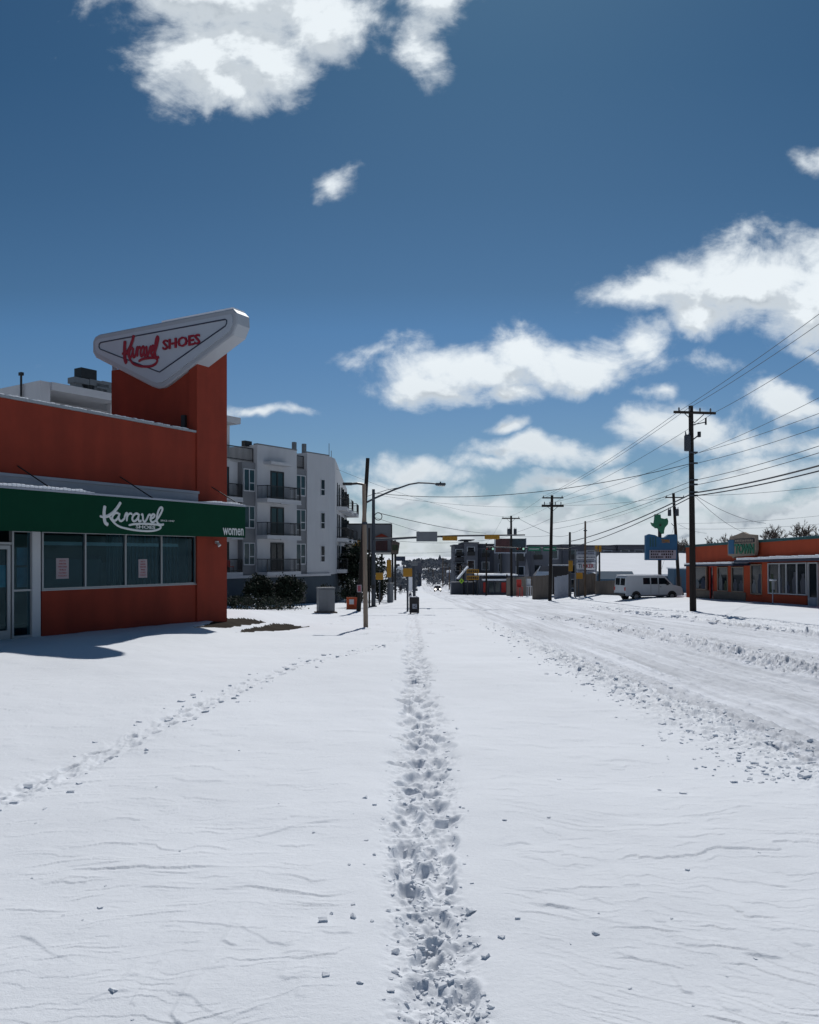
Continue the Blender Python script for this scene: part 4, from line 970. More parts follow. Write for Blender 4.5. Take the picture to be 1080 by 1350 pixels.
t,tx,tz=pole_thing('marker_post','short red marker post stuck in the snow',537.5,57,538,778,.05,.04,'red')
b=MB(); b.cyl((0,0,tz-.3),(0,0,tz-.15),.056,n=8); b.build('band','white_paint',t)
x,y,z=base(514.5,78); t=thing('concrete_pillar','grey fluted concrete pillar by the snowy sidewalk','pillar',(x,y,z))
b=MB(); b.prism([(.3*math.cos(a)*(1 if i%2 else .9),.3*math.sin(a)*(1 if i%2 else .9)) for i,a in enumerate(np.linspace(0,6.283,25)[:-1])],lambda p:(p[0],p[1],-.2),lambda p:(p[0],p[1],1.75)); b.build('shaft','grey_metal',t)
b=MB(); b.bbox(-.36,.36,-.36,.36,1.75,1.85,.02); b.build('cap','grey_metal',t)
# billboard structure seen from behind on the left
Y=92; x,y,z=base(486,Y); t=thing('billboard','big grey billboard on dark posts seen from behind, left of the road','billboard',(x,y,z))
r_=lambda px,py:(X_(px,Y)-x,Z_(py,Y)-z)
b=MB(); (xa,za),(xb,zb)=r_(453,729),r_(516,691.5); b.box(xa,xb,-.1,.35,za,zb); pn=b.build('panel','grey_wall',t)
b=MB(); b.box(xa-.06,xb+.06,-.14,.40,zb,zb+.12); b.box(xb+.001,xb+.1,-.14,.4,za,zb-.001); b.build('edge_frame','black_metal',pn)
(xa,za),(xb,zb)=r_(495.5,726),r_(511,712); b=MB(); b.box(xa,xb,-.16,-.101,za,zb); b.build('picture','picture',t)
(xa,za),(xb,zb)=r_(494,708),r_(512.5,703.5); b=MB(); b.prism([(xa,za),(xb,za),((xa+xb)/2,zb)],lambda p:(p[0],-.2,p[1]),lambda p:(p[0],-.101,p[1])); b.build('red_gable','orange_wall',t)
(xa,za),(xb,zb)=r_(465,721),r_(475,712); b=MB(); b.box(xa,xb,-.22,-.101,za,zb); b.build('yellow_banner','yellow',t)
(xa,za),(xb,zb)=r_(496,731),r_(524,729.5); b=MB(); b.box(xa,xb,-.6,.6,za,zb); b.build('catwalk','black_metal',t)
for px,p2 in ((503.5,729.5),(517.5,729.5),(521,712),(458,729.5)):
    xa,zb=r_(px,p2); b=MB(); b.cyl((xa,.2,-.3),(xa,.2,zb),.11,n=8); b.build('post','black_metal',t)
Y=90; x,y,z=base(521,Y); t=thing('shop_board','tilted brown shop board on a dark post beside the big grey billboard','sign',(x,y,z))
b=MB(); cx_,cz=0,Z_(722,Y)-z; b.add([(-.45,-.1,cz-.65),(.35,-.1,cz-.7),(.52,-.1,cz+.55),(-.35,-.1,cz+.85),(-.45,.1,cz-.65),(.35,.1,cz-.7),(.52,.1,cz+.55),(-.35,.1,cz+.85)],[(0,1,2,3),(4,5,6,7),(0,1,5,4),(1,2,6,5),(2,3,7,6),(3,0,4,7)]); b.build('board','fence_wood',t)
b=MB(); b.box(-.3,.3,-.12,-.101,cz-.3,cz+.3); b.build('panel','leaf_mid',t); b=MB(); b.cyl((.05,.15,-.3),(.05,.15,cz),.09,n=8); b.build('post','black_metal',t)
Y=110; x,y,z=base(529,Y); t=thing('street_sign','small blue street name sign on a thin post beyond the billboard','sign',(x,y,z))
b=MB(); b.box(-.8,.55,-.04,.0,Z_(739.5,Y)-z,Z_(733.5,Y)-z); b.build('plate','navy',t); b=MB(); b.cyl((-.75,.05,-.2),(-.75,.05,Z_(733,Y)-z),.05,n=6); b.build('post','steel',t)

# a walker far down the sidewalk
def person(px,Y,h,label):
    x,y,z=base(px,Y); t=thing('person',label,'person',(x,y,z),.2)
    J={'pel':(0,0,.52),'wai':(0,0,.62),'che':(0,-.02,.76),'nek':(0,-.02,.85),'hea':(0,-.02,.94),'hL':(.055,0,.50),'kL':(.06,-.05,.28),'aL':(.06,-.02,.05),'fL':(.06,-.10,.02),'hR':(-.055,0,.50),'kR':(-.06,.0,.27),'aR':(-.06,.10,.06),'fR':(-.06,.04,.02),
       'sL':(.115,-.02,.80),'eL':(.14,.03,.63),'wL':(.135,-.03,.50),'sR':(-.115,-.02,.80),'eR':(-.14,.01,.63),'wR':(-.13,-.05,.50)}
    Rr={'pel':.095,'wai':.09,'che':.105,'nek':.04,'hea':.062,'hL':.07,'hR':.07,'kL':.045,'kR':.045,'aL':.03,'aR':.03,'fL':.028,'fR':.028,'sL':.05,'sR':.05,'eL':.038,'eR':.038,'wL':.028,'wR':.028}
    E=[('pel','wai'),('wai','che'),('che','nek'),('nek','hea'),('pel','hL'),('hL','kL'),('kL','aL'),('aL','fL'),('pel','hR'),('hR','kR'),('kR','aR'),('aR','fR'),('che','sL'),('sL','eL'),('eL','wL'),('che','sR'),('sR','eR'),('eR','wR')]
    ks=list(J); me=bpy.data.meshes.new('body'); me.from_pydata([tuple(c*h for c in J[k]) for k in ks],[(ks.index(a),ks.index(b_)) for a,b_ in E],[]); me.materials.append(M['cloth_dark'])
    o=bpy.data.objects.new('body',me); COL.objects.link(o); o.parent=t
    md=o.modifiers.new('skin','SKIN'); sk=me.skin_vertices[0].data if me.skin_vertices else None
    if sk is None: me.attributes; 
    if me.skin_vertices:
        for i,k in enumerate(ks): me.skin_vertices[0].data[i].radius=(Rr[k]*h,Rr[k]*h); 
        me.skin_vertices[0].data[0].use_root=True
    o.modifiers.new('sub','SUBSURF').levels=1
    b=MB(); b.tube([(0,-.02*h-.055*h,.93*h),(0,-.02*h-.068*h,.94*h)],[.035*h,.02*h],8); b.build('face','skin',t)
    b=MB(); b.tube([(0,-.01*h,.93*h),(0,-.01*h,.97*h),(0,-.01*h,1.0*h)],[.066*h,.06*h,.03*h],10); b.build('hair','cloth_dark',t)
person(528,150,1.68,'distant person in dark winter clothes walking along the snowy sidewalk')
# ------------------------------------------------------------------ right side: the big pole and the line of poles
t,tx,tz=pole_thing('utility_pole','tall dark wooden power pole with one crossarm beside the road, the nearest on the right',914,48,911,535,.19,.13,'dark_wood',group='power poles along the road')
POLE_A=t; za=lambda py:Z_(py,48)-t.location.z; xa_=lambda px:X_(px,48)-t.location.x
crossarm(t,xa_(915),za(544.5),2.45,.13,-.03,0,4)
can(t,xa_(906)-.02,-.12,za(595),.19,.95)
b=MB(); b.tube([(xa_(913),-.1,za(560)),(xa_(921),-.25,za(559)),(xa_(928),-.3,za(557.5))],.03,6); b.tube([(xa_(928.3),-.3,za(561)),(xa_(928.3),-.3,za(552))],[.06,.05],8); b.build('cutout','black_metal',t)
b=MB(); b.tube([(xa_(913),-.1,za(580)),(xa_(920),-.25,za(574))],.04,6); b.cyl((xa_(920),-.25,za(577)),(xa_(920),-.25,za(570)),.10,n=10); b.build('arrester','black_metal',t)
for py in (597,611,633,639,649,653.5):
    b=MB(); b.box(xa_(907.5),xa_(918.5),-.22,-.12,za(py)-.05,za(py)+.05); b.build('wire_clamp','steel',t)
t,tx,tz=pole_thing('utility_pole','power pole with two crossarms standing behind the brown fence',725,86,728,653,.20,.14,'dark_wood',group='power poles along the road')
POLE_B=t; zb_=lambda py:Z_(py,86)-t.location.z; xb_=lambda px:X_(px,86)-t.location.x
crossarm(t,xb_(728.7),zb_(656.5),2.2,.11,0,0,2,brace=False); crossarm(t,xb_(728.5),zb_(667),2.3,.20,0,0,4)
t,tx,tz=pole_thing('utility_pole','power pole with a pair of transformer cans in front of the dark billboard',674.5,124,674,680,.20,.15,'dark_wood',group='power poles along the road')
zc_=lambda py:Z_(py,124)-t.location.z; xc_=lambda px:X_(px,124)-t.location.x
crossarm(t,xc_(673.5),zc_(683.5),2.7,.14,0,0,2)
can(t,xc_(670.5),-.3,zc_(706),.24,1.0); can(t,xc_(679),-.3,zc_(706),.24,1.0)
t,tx,tz=pole_thing('utility_pole','slim bare wooden pole rising in front of the white tenant sign',771.5,82,771.8,687,.12,.09,'wood')
b=MB(); b.box(-.18,.18,-.16,-.1,tz-1.0,tz-.9); b.build('wire_clamp','steel',t)
t,tx,tz=pole_thing('utility_pole','dark leaning pole with transformers beside the green and blue roadside sign',896,80,888,650,.17,.13,'dark_wood')
zh=lambda py:Z_(py,80)-t.location.z; xh=lambda px:X_(px,80)-t.location.x
crossarm(t,xh(889.5),zh(656),1.9,.09,0,0,2,brace=False); can(t,xh(881.8),-.25,zh(680.5),.17,.62); can(t,xh(891.3),-.3,zh(680.5),.19,.68)
b=MB(); b.tube([(xh(892),-.1,zh(698)),(xh(884),-.3,zh(690))],.03,5); b.build('bracket','black_metal',t)
for px,Y,tp,lab,r in ((641.3,135,716,'dark bare pole left of the dark billboard',.16),(624.2,140,749,'thin dark pole in front of the yellow roadside sign',.10),(611.6,145,752,'thin dark pole beside the green crossing diamond',.10),(668.5,138,757,'short stub of a pole left of the pole with transformer cans',.13),(633,150,775,'stubby dark bollard post by the restaurant',.14)):
    t,tx,tz=pole_thing('post' if tp>740 else 'utility_pole',lab,px,Y,px,tp,r,r*.8,'dark_wood')
for px,Y,tp,lab in ((584,250,735,'tallest thin pole far down the road above the oncoming car'),(592.5,230,747,'first thin far pole right of the oncoming car'),(600,215,751,'second thin far pole right of the oncoming car'),(565,330,748,'faint pole in the far distance at the road end'),(607,180,746,'thin pole just left of the green crossing diamond'),(617.5,165,741,'thin pole rising between the slanted snow roof and the yellow sign'),(588,290,741,'thin pole halfway between the tallest far pole and the pale snowy roof'),(571,280,750,'short thin pole left of the oncoming car')):
    t,tx,tz=pole_thing('utility_pole',lab,px,Y,px,tp,.17,.12,'wood'); crossarm(t,0,tz-.4,2.2,.14,0,0,2,'dark_wood',False)

# signal mast on the far right corner, its arm reaching left over the road
Y=88; x,y,z=base(751.5,Y); t=thing('traffic_signal','steel traffic signal mast on the right corner with an arm hung with green street names','traffic signal',(x,y,z))
zz=lambda py:Z_(py,Y)-z; ax=lambda px:X_(px,Y)-x
b=MB(); b.tube([(0,0,-.2),(0,0,zz(701.5))],[.17,.11],12); b.build('mast','black_metal',t)
b=MB(); b.tube([(0,-.15,zz(724.3)),(ax(690),-.15,zz(722.6)),(ax(641),-.15,zz(721))],[.10,.07,.05],8); arm=b.build('mast_arm','steel',t)
for x0,x1 in ((696,712),(715.5,733)):
    b=MB(); b.box(ax(x0),ax(x1),-.32,-.27,zz(726.5),zz(720.8)); s_=b.build('name_plate','green_sign',arm); b=MB(); b.box(ax(x0)+.12,ax(x1)-.12,-.326,-.321,zz(724.3),zz(723.2)); b.build('lettering','cream_letter',s_)
for px in (645.5,685.5):
    h=signal_head(arm,ax(px),-.3,zz(723.6),True,False,.95,.32,'black_metal')
    b=MB(); b.cyl((ax(px)-.3,-.43,zz(723.6)),(ax(px)-.3,-.46,zz(723.6)),.10,n=10); b.build('red_lens','red',h)
    b=MB(); b.cyl((ax(px)+.32,-.43,zz(723.6)),(ax(px)+.32,-.46,zz(723.6)),.11,n=10); b.build('green_lens','signal_green',h)
# a second, yellow-headed arm end by the snowy roof
Y=92; x,y,z=base(790.5,Y); t=thing('traffic_signal','dark signal post topped with small yellow heads beside the big snowy roof','traffic signal',(x,y,z))
b=MB(); b.tube([(0,0,-.2),(0,0,Z_(722,Y)-z)],[.12,.09],10); b.build('mast','black_metal',t)
for dx in (-.42,.0): signal_head(t,dx,-.25,Z_(723,Y)-z,False,True,.72,.3)
b=MB(); b.tube([(-.5,-.05,Z_(722.5,Y)-z),(1.5,-.05,Z_(725,Y)-z),(6.5,-.05,Z_(726.5,Y)-z)],[.06,.05,.04],6); b.build('mast_arm','black_metal',t)

# ------------------------------------------------------------------ van
x,y,z=base(817,67.5); hd=math.radians(15)
van=thing('parked_van','white passenger van with dark side windows parked in the snow beside the orange shop','van',(x,y,z+.02),hd)
prof=[(0.0,.50),(.02,.95),(.10,1.95),(.22,2.06),(.5,2.10),(3.7,2.10),(3.95,2.04),(4.72,1.30),(5.45,1.16),(5.60,1.02),(5.66,.62),(5.60,.42),(5.2,.40),(.1,.42)]
b=MB(); W=.98
def vs_(p,sd):
    tum=max(0,(p[1]-1.1))*.11; return (p[0],sd*(W-tum),p[1])
n=len(prof); lv=[vs_(p,-1) for p in prof]; rv=[vs_(p,1) for p in prof]
b.add(lv+rv,[(i,(i+1)%n,n+(i+1)%n,n+i) for i in range(n)]+[tuple(range(n))[::-1],tuple(range(n,2*n))]); body=b.build('body','van_paint',van)
bv=body.modifiers.new('bevel','BEVEL'); bv.width=.05; bv.segments=2; bv.limit_method='ANGLE'
def side_pane(x0,x1,z0,z1,name='side_window',sl=0.0,sd=-1):
    b=MB(); q=[(x0,z0),(x1+sl,z0),(x1,z1),(x0,z1)]; f=lambda p,o:(p[0],sd*(W-max(0,p[1]-1.1)*.11+o),p[1])
    b.add([f(p,.004) for p in q]+[f(p,-.03) for p in q],[(0,1,2,3),(0,1,5,4),(1,2,6,5),(2,3,7,6),(3,0,4,7)]); b.build(name,'dark_glass',van)
for sd in (-1,1):
    side_pane(1.75,2.42,1.38,1.92,sd=sd); side_pane(2.52,3.16,1.38,1.92,sd=sd); side_pane(3.30,3.88,1.38,1.90,'front_window',.55,sd)
b=MB(); b.add([(3.98,-.82,2.0),(4.70,-.88,1.335),(4.70,.88,1.335),(3.98,.82,2.0)],[(0,1,2,3)]); b.v=[(v[0]+.012,v[1],v[2]+.012) for v in b.v]; b.build('windscreen','dark_glass',van)
for y0 in (-.80,.06):
    b=MB(); b.add([(.045,y0,1.30),(.045,y0+.72,1.30),(.085,y0+.70,1.88),(.085,y0+.02,1.88)],[(0,1,2,3)]); b.v=[(v[0]-.012,v[1],v[2]) for v in b.v]; b.build('rear_window','dark_glass',van)
for y0 in (-.95,.80):
    b=MB(); b.bbox(-.02,.03,y0,y0+.15,.85,1.15,.01); b.build('tail_light','red',van)
b=MB(); b.bbox(-.12,.06,-.95,.95,.42,.62,.03); b.build('rear_bumper','black_plastic',van)
b=MB(); b.bbox(5.55,5.78,-.95,.95,.42,.66,.03); b.build('front_bumper','black_plastic',van)
for sd in (-1,1):
    b=MB(); b.bbox(3.95,4.12,sd*1.02,sd*1.20,1.30,1.58,.03); b.build('mirror','black_plastic',van)
    b=MB(); b.bbox(5.58,5.67,sd*.55,sd*.88,.78,.98,.02); b.build('headlight','lamp_glass',van)
    b=MB(); b.box(3.24,3.27,sd*(W+.001),sd*(W+.006),.62,1.95); b.build('door_seam','black_plastic',van); b=MB(); b.box(2.46,2.48,sd*(W+.001),sd*(W+.006),.62,1.36); b.build('door_seam','black_plastic',van)
    b=MB(); b.box(3.34,3.48,sd*(W),sd*(W+.04),1.14,1.18); b.build('door_handle','black_plastic',van)
    b=MB(); b.bbox(.5,5.0,sd*(W-.05),sd*(W+.02),.38,.50,.02); b.build('sill','grey_metal',van)
b=MB(); b.bbox(.15,3.75,-.80,.80,2.09,2.15,.03); b.build('roof_snow','snow',van)
for wx in (1.05,4.55):
    for sd in (-1,1):
        b=MB(); a_=[(wx+.47*math.cos(a),.36+.47*math.sin(a)) for a in np.linspace(-.1,math.pi+.1,15)]; b.prism(a_,lambda p:(p[0],sd*(W+.008),p[1]),lambda p:(p[0],sd*(W-.2),p[1])); b.build('wheel_arch','black_plastic',van)
        b=MB(); y0=sd*(W-.22); y1=sd*(W+.03); b.tube([(wx,y0,.34),(wx,y0+(y1-y0)*.15,.34),(wx,y0+(y1-y0)*.85,.34),(wx,y1,.34)],[.30,.36,.36,.31],20); wh=b.build('wheel','tyre',van)
        b=MB(); b.tube([(wx,y1-.01*sd,.34),(wx,y1+.012*sd,.34),(wx,y1+.02*sd,.34)],[.22,.20,.06],14); b.build('rim','hub',wh)
van.scale=(.94,.96,.98)
# oncoming car far down the road
x=X_(577,215); z=gz(x,215); car=thing('car','small dark oncoming car with its headlight lit, far down the snowy road','car',(x,215,z+.02),-math.pi/2)
b=MB(); pr=[(-2.1,.35),(-2.15,.85),(-1.9,1.0),(-1.2,1.08),(-.6,1.5),(.7,1.52),(1.3,1.05),(2.0,.92),(2.2,.75),(2.2,.35)]; n=len(pr)
b.add([(p[0],-(.88-max(0,p[1]-1)*.3),p[1]) for p in pr]+[(p[0],(.88-max(0,p[1]-1)*.3),p[1]) for p in pr],[(i,(i+1)%n,n+(i+1)%n,n+i) for i in range(n)]+[tuple(range(n))[::-1],tuple(range(n,2*n))]); b.build('body','far_wall_dark',car)
b=MB(); b.add([(.76,-.68,1.49),(.76,.68,1.49),(1.31,.82,1.09),(1.31,-.82,1.09)],[(0,1,2,3)]); b.v=[(v[0]+.02,v[1],v[2]+.02) for v in b.v]; b.build('windscreen','dark_glass',car)
for sd in (-1,1):
    b=MB(); b.tube([(2.19,sd*.62,.70),(2.24,sd*.62,.70)],[.22,.20],12); b.build('headlight','headlight',car)
    for wx in (-1.35,1.4): b=MB(); b.tube([(wx,sd*.68,.32),(wx,sd*.9,.32)],.32,14); wh=b.build('wheel','tyre',car); b=MB(); b.tube([(wx,sd*.9,.32),(wx,sd*.915,.32)],[.18,.16],10); b.build('rim','hub',wh)

# ------------------------------------------------------------------ the orange shop on the right
T=Frame(X_(905,68.0),68.0,2.0,-18.0); TZ=-3.40
tow=thing('costume_shop','low orange shop with teal roof trim, snowy canopies and large display windows','shop',(T.x,T.y,TZ),T.ang)
tow.rotation_euler=(0,-math.atan2(.36,18.1),T.ang)
ts=lambda px,n=0: T.s_of(px,n)
H=4.10; E=27.0; mid=ts(984)
b=MB(); b.box(0,E,.0,9.0,2.72,H); b.box(0,E,.25,9.0,-.6,2.719)
for p0,p1 in ((905,913.5),(941.5,946),(960.3,964.5),(981.2,989.8),(1005.2,1012.5)): b.box(ts(p0),ts(p1),.0,.25,-.6,2.719)
b.box(ts(989.8),ts(1005.2),.0,.25,-.6,.45); b.box(ts(1012.5),ts(1064),.0,.25,-.6,.55)
b.build('wall','shop_orange',tow)
b=MB(); b.box(-.05,E,-.08,9.05,H,H+.16); b.build('roof_trim','teal_trim',tow)
b=MB(); b.box(.2,E,.3,8.8,H+.16,H+.22); b.build('roof_snow','snow',tow)
b=MB(); b.box(ts(913.5),ts(936),.03,.25,-.6,.62); b.box(ts(941.5),mid-.02,-.05,-.002,-.6,.60); b.build('stone_dado','brick_tan',tow)
def twin(p0,p1,z0,z1,mull=(),m='dark_glass',name='window',fm='brown_sign'):
    s0,s1=ts(p0),ts(p1); f=MB(); q=.07; f.box(s0,s0+q,-.03,.1,z0,z1); f.box(s1-q,s1,-.03,.1,z0,z1); f.box(s0+q+.001,s1-q-.001,-.03,.1,z1-q,z1); f.box(s0+q+.001,s1-q-.001,-.05,.1,z0,z0+q)
    for pm in mull: s=ts(pm); f.box(s-.05,s+.05,-.02,.1,z0+q+.001,z1-q-.001)
    w=f.build(name,fm,tow); g=MB(); g.box(s0+q,s1-q,.05,.07,z0+q,z1-q); g.build('pane',m,w); return w,s0,s1
def props(w,s0,s1,z0,z1,k,seed):
    r=random.Random(seed)
    for i in range(k):
        s=s0+(s1-s0)*(i+.5)/k; b=MB(); h=r.uniform(.35,.75)*(z1-z0); ww=(s1-s0)/k*.3
        b.tube([(s,.04,z0+.1),(s,.04,z0+.1+h*.6),(s,.04,z0+.1+h*.8),(s,.04,z0+.1+h)],[ww,ww*1.2,ww*.5,ww*.55],8); b.v=[(v[0],.044+(v[1]-.04)*.04,v[2]) for v in b.v]
        b.build('window_display',r.choice(['grey_metal','far_wall_dark','leaf_mid','navy','far_wall_dark']),w)
for p0,p1,z0,z1,ml,sd in ((914,931.5,.66,2.5,(),1),(946.2,960,.62,2.45,(),2),(964.8,981,.62,2.45,(),3),(990,1005,.5,2.6,(),4),(1013,1064,.60,2.66,(1028,1037,1051),5)):
    w,s0,s1=twin(p0,p1,z0,z1,ml,'dark_glass','window','white_paint' if p0==1013 else 'brown_sign'); props(w,s0,s1,z0,z1,5 if p0==1013 else 2,sd)
w,s0,s1=twin(1066,1079,-.2,2.66,(),'dark_glass','door','white_paint')
b=MB(); b.box(s0+.12,s1-.12,-.035,.045,-.1,.5); b.build('kick_panel','pale_metal',w)
twin(936.2,941.2,-.3,2.5,(),'dark_glass','door','red')
b=MB(); b.box(ts(904,-1.2),ts(969,-1.2),-1.3,-.002,2.52,2.66); cn=b.build('canopy','navy',tow)
b=MB(); snow_s=ts(904,-1.2)+.05; 
def ss(b,s0,s1,n0,n1,z,h):
    s=s0
    while s<s1: e=min(s+.35,s1); b.bbox(s,e+.003,n0-.03*random.random(),n1,z,z+h*(.75+.4*random.random()),.03); s=e
ss(b,snow_s,ts(967,-1.2),-1.32,-.01,2.661,.13); b.build('canopy_snow','snow',cn)
b=MB(); b.box(ts(970,-1.3),E,-1.4,-.002,2.74,2.90); cn=b.build('canopy','navy',tow)
b=MB(); ss(b,ts(973.5,-1.3),E-.2,-1.42,-.01,2.901,.17); b.build('canopy_snow','snow',cn)
# TOWN sign on the parapet
s0,s1=ts(962.5,-.2),ts(1000,-.2); zc0=3.18; zc1=4.85
t=thing('shop_sign','cream board with green TOWN lettering and a blue side panel over the orange shop','sign',(*T.w((s0+s1)/2,-.2),TZ+zc0+.17),T.ang)
w2=(s1-s0)/2; hh=zc1-zc0
out=[(-w2,.1),(-w2*.7,.02),(-w2*.62,-.12),(-w2*.5,.0),(w2*.9,.10),(w2,.55),(w2*.97,hh*.9),(w2*.4,hh*.95),(w2*.1,hh+.08),(-w2*.3,hh*.96),(-w2*.85,hh*.86),(-w2*1.03,hh*.5)]
b=MB(); b.prism(out,lambda p:(p[0],-.16,p[1]),lambda p:(p[0],.04,p[1])); b.build('board','brown_sign',t)
b=MB(); b.box(-w2*.92,-w2*.52,-.20,-.162,.2,1.22); b.build('blue_panel','blue_sign',t)
b=MB(); b.box(-w2*.47,w2*.9,-.19,-.162,1.0,1.28); b.build('title_band','black_plastic',t)
b=MB()
for i in range(11): b.box(-w2*.42+i*w2*.115,-w2*.42+i*w2*.115+w2*.08,-.2,-.191,1.06,1.22)
b.build('title_marks','brown_sign',t)
b=MB(); b.text('TOWN',(w2*.22,-.19,.56),(1,0,0),(0,0,1),w2*1.34,.72,.03,.035); b.build('lettering','texas_green',t)
# parking sign in front of the shop
px,Y=1019,53; x,y,z=base(px,Y); t=thing('sign_post','thin pale post with snow capped plate before the orange shop','sign',(x,y,z),.3)
b=MB(); b.cyl((0,0,-.2),(0,0,1.5),.035,n=8); b.build('post','pale_metal',t); b=MB(); b.box(-.1,.1,-.06,-.036,.95,1.5); b.build('plate','white_paint',t); b=MB(); b.bbox(-.2,.22,-.14,.14,1.5,1.62,.04); b.build('snow_cap','snow',t)

# ------------------------------------------------------------------ green and blue roadside sign
Y=75; x,y,z=base(870.5,Y); t=thing('roadside_sign','blue roadside sign with white letter board topped by a green state outline','sign',(x,y,z))
r_=lambda px,py:(X_(px,Y)-x,Z_(py,Y)-z)
b=MB(); b.cyl((0,.12,-.3),(0,.12,r_(870,690)[1]),.16,n=10); b.build('post','black_metal',t)
o=[r_(851,738.5),r_(892,738.5),r_(892,706),r_(889,704.3),r_(881,704.6),r_(876,708.5),r_(869,708.8),r_(863,705.5),r_(855,704),r_(851,706)]
b=MB(); b.prism(o,lambda p:(p[0],-.2,p[1]),lambda p:(p[0],.3,p[1])); bd=b.build('cabinet','blue_sign',t)
(xa,za),(xb,zb)=r_(855.5,736.8),r_(890.5,725.3); b=MB(); b.box(xa,xb,-.24,-.201,za,zb); lb=b.build('letter_board','pale_metal',t)
b=MB()
rr=random.Random(4)
for row in range(3):
    xx=xa+.12
    while xx<xb-.25:
        w_=rr.uniform(.07,.16)
        if rr.random()<.85: b.box(xx,xx+w_,-.25,-.241,za+.08+row*.25,za+.08+row*.25+.17)
        xx+=w_+.06
b.build('letters','black_plastic',lb)
b=MB(); xx,zz_=r_(876.5,713.5); b.text('TOWN',(xx,-.21,zz_),(1,0,0),(0,0,1),.72,.34,.02,.02); b.build('lettering','yellow',bd)
b=MB()
for px in (856,859.5,863): xx,_=r_(px,0); b.box(xx,xx+.1,-.215,-.201,r_(0,721)[1],r_(0,708)[1])
b.build('stripe','teal_trim',bd)
tp=[(225,172),(295,178),(300,222),(345,232),(380,222),(393,262),(388,300),(350,345),(340,385),(338,420),(308,425),(285,395),(262,352),(232,352),(215,335),(192,320),(172,278),(212,290),(220,240)]
o=[r_(840+a/9.64,660+c/9.64) for a,c in tp]
b=MB(); b.prism(o,lambda p:(p[0],-.14,p[1]),lambda p:(p[0],.14,p[1])); st=b.build('state_outline','texas_green',t)
b=MB(); xx,zz_=r_(870,692.5); pts=[(xx+(.16 if i%2==0 else .07)*math.sin(i*math.pi/5),zz_+(.16 if i%2==0 else .07)*math.cos(i*math.pi/5)) for i in range(10)]; b.prism(pts,lambda p:(p[0],-.17,p[1]),lambda p:(p[0],-.141,p[1])); b.build('star','black_plastic',st)

# tenant sign
Y=83; x,y,z=base(772,Y); t=thing('tenant_sign','white multi panel tenant sign with red and blue lettering on grey posts','sign',(x,y,z))
r_=lambda px,py:(X_(px,Y)-x,Z_(py,Y)-z)
for px in (759,786.3):
    b=MB(); b.box(r_(px-.7,0)[0],r_(px+.7,0)[0],.0,.14,-.3,r_(0,724)[1]); b.build('post','grey_metal',t)
rowsy=[(727.2,731.5,'pale_metal'),(732,737.2,'white_paint'),(737.8,742,'pale_metal'),(742.5,750,'white_paint'),(750.5,754.5,'pale_metal')]
for i,(y0,y1,m_) in enumerate(rowsy):
    b=MB(); b.box(r_(760,0)[0],r_(785.2,0)[0],-.1,.06,r_(0,y1)[1],r_(0,y0)[1]); p=b.build('panel',m_,t)
    if i==3:
        b=MB(); b.text('TI',(r_(764.5,0)[0],-.105,r_(0,746.2)[1]),(1,0,0),(0,0,1),.36,.40,.006,.02); b.build('blue_letters','navy',p)
        b=MB(); b.text('NKER',(r_(775.5,0)[0],-.105,r_(0,746.2)[1]),(1,0,0),(0,0,1),1.1,.40,.006,.02); b.build('red_letters','red_letter',p)
    else:
        b=MB(); xx=r_(761.5,0)[0]; rr=random.Random(i)
        while xx<r_(783,0)[0]:
            w_=rr.uniform(.05,.12); b.box(xx,xx+w_,-.108,-.101,r_(0,(y0+y1)/2+.9)[1],r_(0,(y0+y1)/2-.9)[1]); xx+=w_+.05
        b.build('letters','navy',p)

# ------------------------------------------------------------------ fences, sheds and furniture on the right corner
def board_fence(name,label,p0,p1,Y0,Y1,top,m,h=None,board=.16):
    x0,x1=X_(p0,Y0),X_(p1,Y1); z0=gz(x0,Y0); z1=gz(x1,Y1); L_=math.hypot(x1-x0,Y1-Y0); a=math.atan2(Y1-Y0,x1-x0)
    t=thing(name,label,'fence',(x0,Y0,z0),a); hgt=h or (Z_(top,Y0)-z0)
    b=MB(); s=0; 
    while s<L_-.02: e=min(s+board,L_); zz_=(z1-z0)*s/L_; b.box(s,e-.012,-.02,.02,zz_-.15,zz_+hgt+random.uniform(-.03,.03)); s+=board
    b.build('boards',m,t)
    s=0
    while s<=L_+.01: zz_=(z1-z0)*s/L_; b=MB(); b.box(s-.05,s+.05,.021,.12,zz_-.2,zz_+hgt-.1); b.build('post','wood',t); s+=L_/max(1,round(L_/2.4))
    b=MB(); b.tube([(0,.05,hgt*.75),(L_,.05,z1-z0+hgt*.75)],.04,4); b.build('rail','wood',t); return t
board_fence('board_fence','weathered brown board fence left of the pole with two crossarms',702,724,96,92,760,'fence_wood')
board_fence('board_fence','tall grey brown board fence behind the tenant sign posts',757,784,86,84,759.5,'fence_wood')
board_fence('board_fence','low slatted brown fence between the tenant sign and the white van',785,814,82,76,766,'fence_wood',board=.24)
board_fence('metal_fence','pale corrugated metal gate panel between the two corner poles',731,750,90,89,760.5,'pale_metal',board=.3)
board_fence('board_fence','pale grey fence of upright panels right of the pole stub',668,700,128,118,762,'brick_tan',board=.4)
Y=97; x,y,z=base(739,Y); t=thing('shed','black flat roofed shed behind the pale metal gate','shed',(x,y,z))
b=MB(); b.box(-1.1,1.1,-1,1,0,Z_(746,Y)-z); b.build('wall','black_plastic',t); b=MB(); b.box(-1.25,1.25,-1.15,1.15,Z_(746,Y)-z,Z_(744.6,Y)-z); b.build('roof','pale_metal',t)
Y=104; x,y,z=base(714,Y); t=thing('pavilion','small pitched roof pavilion with snow on its slope above the brown fence','pavilion',(x,y,z))
zt=Z_(746.5,Y)-z; ze=Z_(759,Y)-z
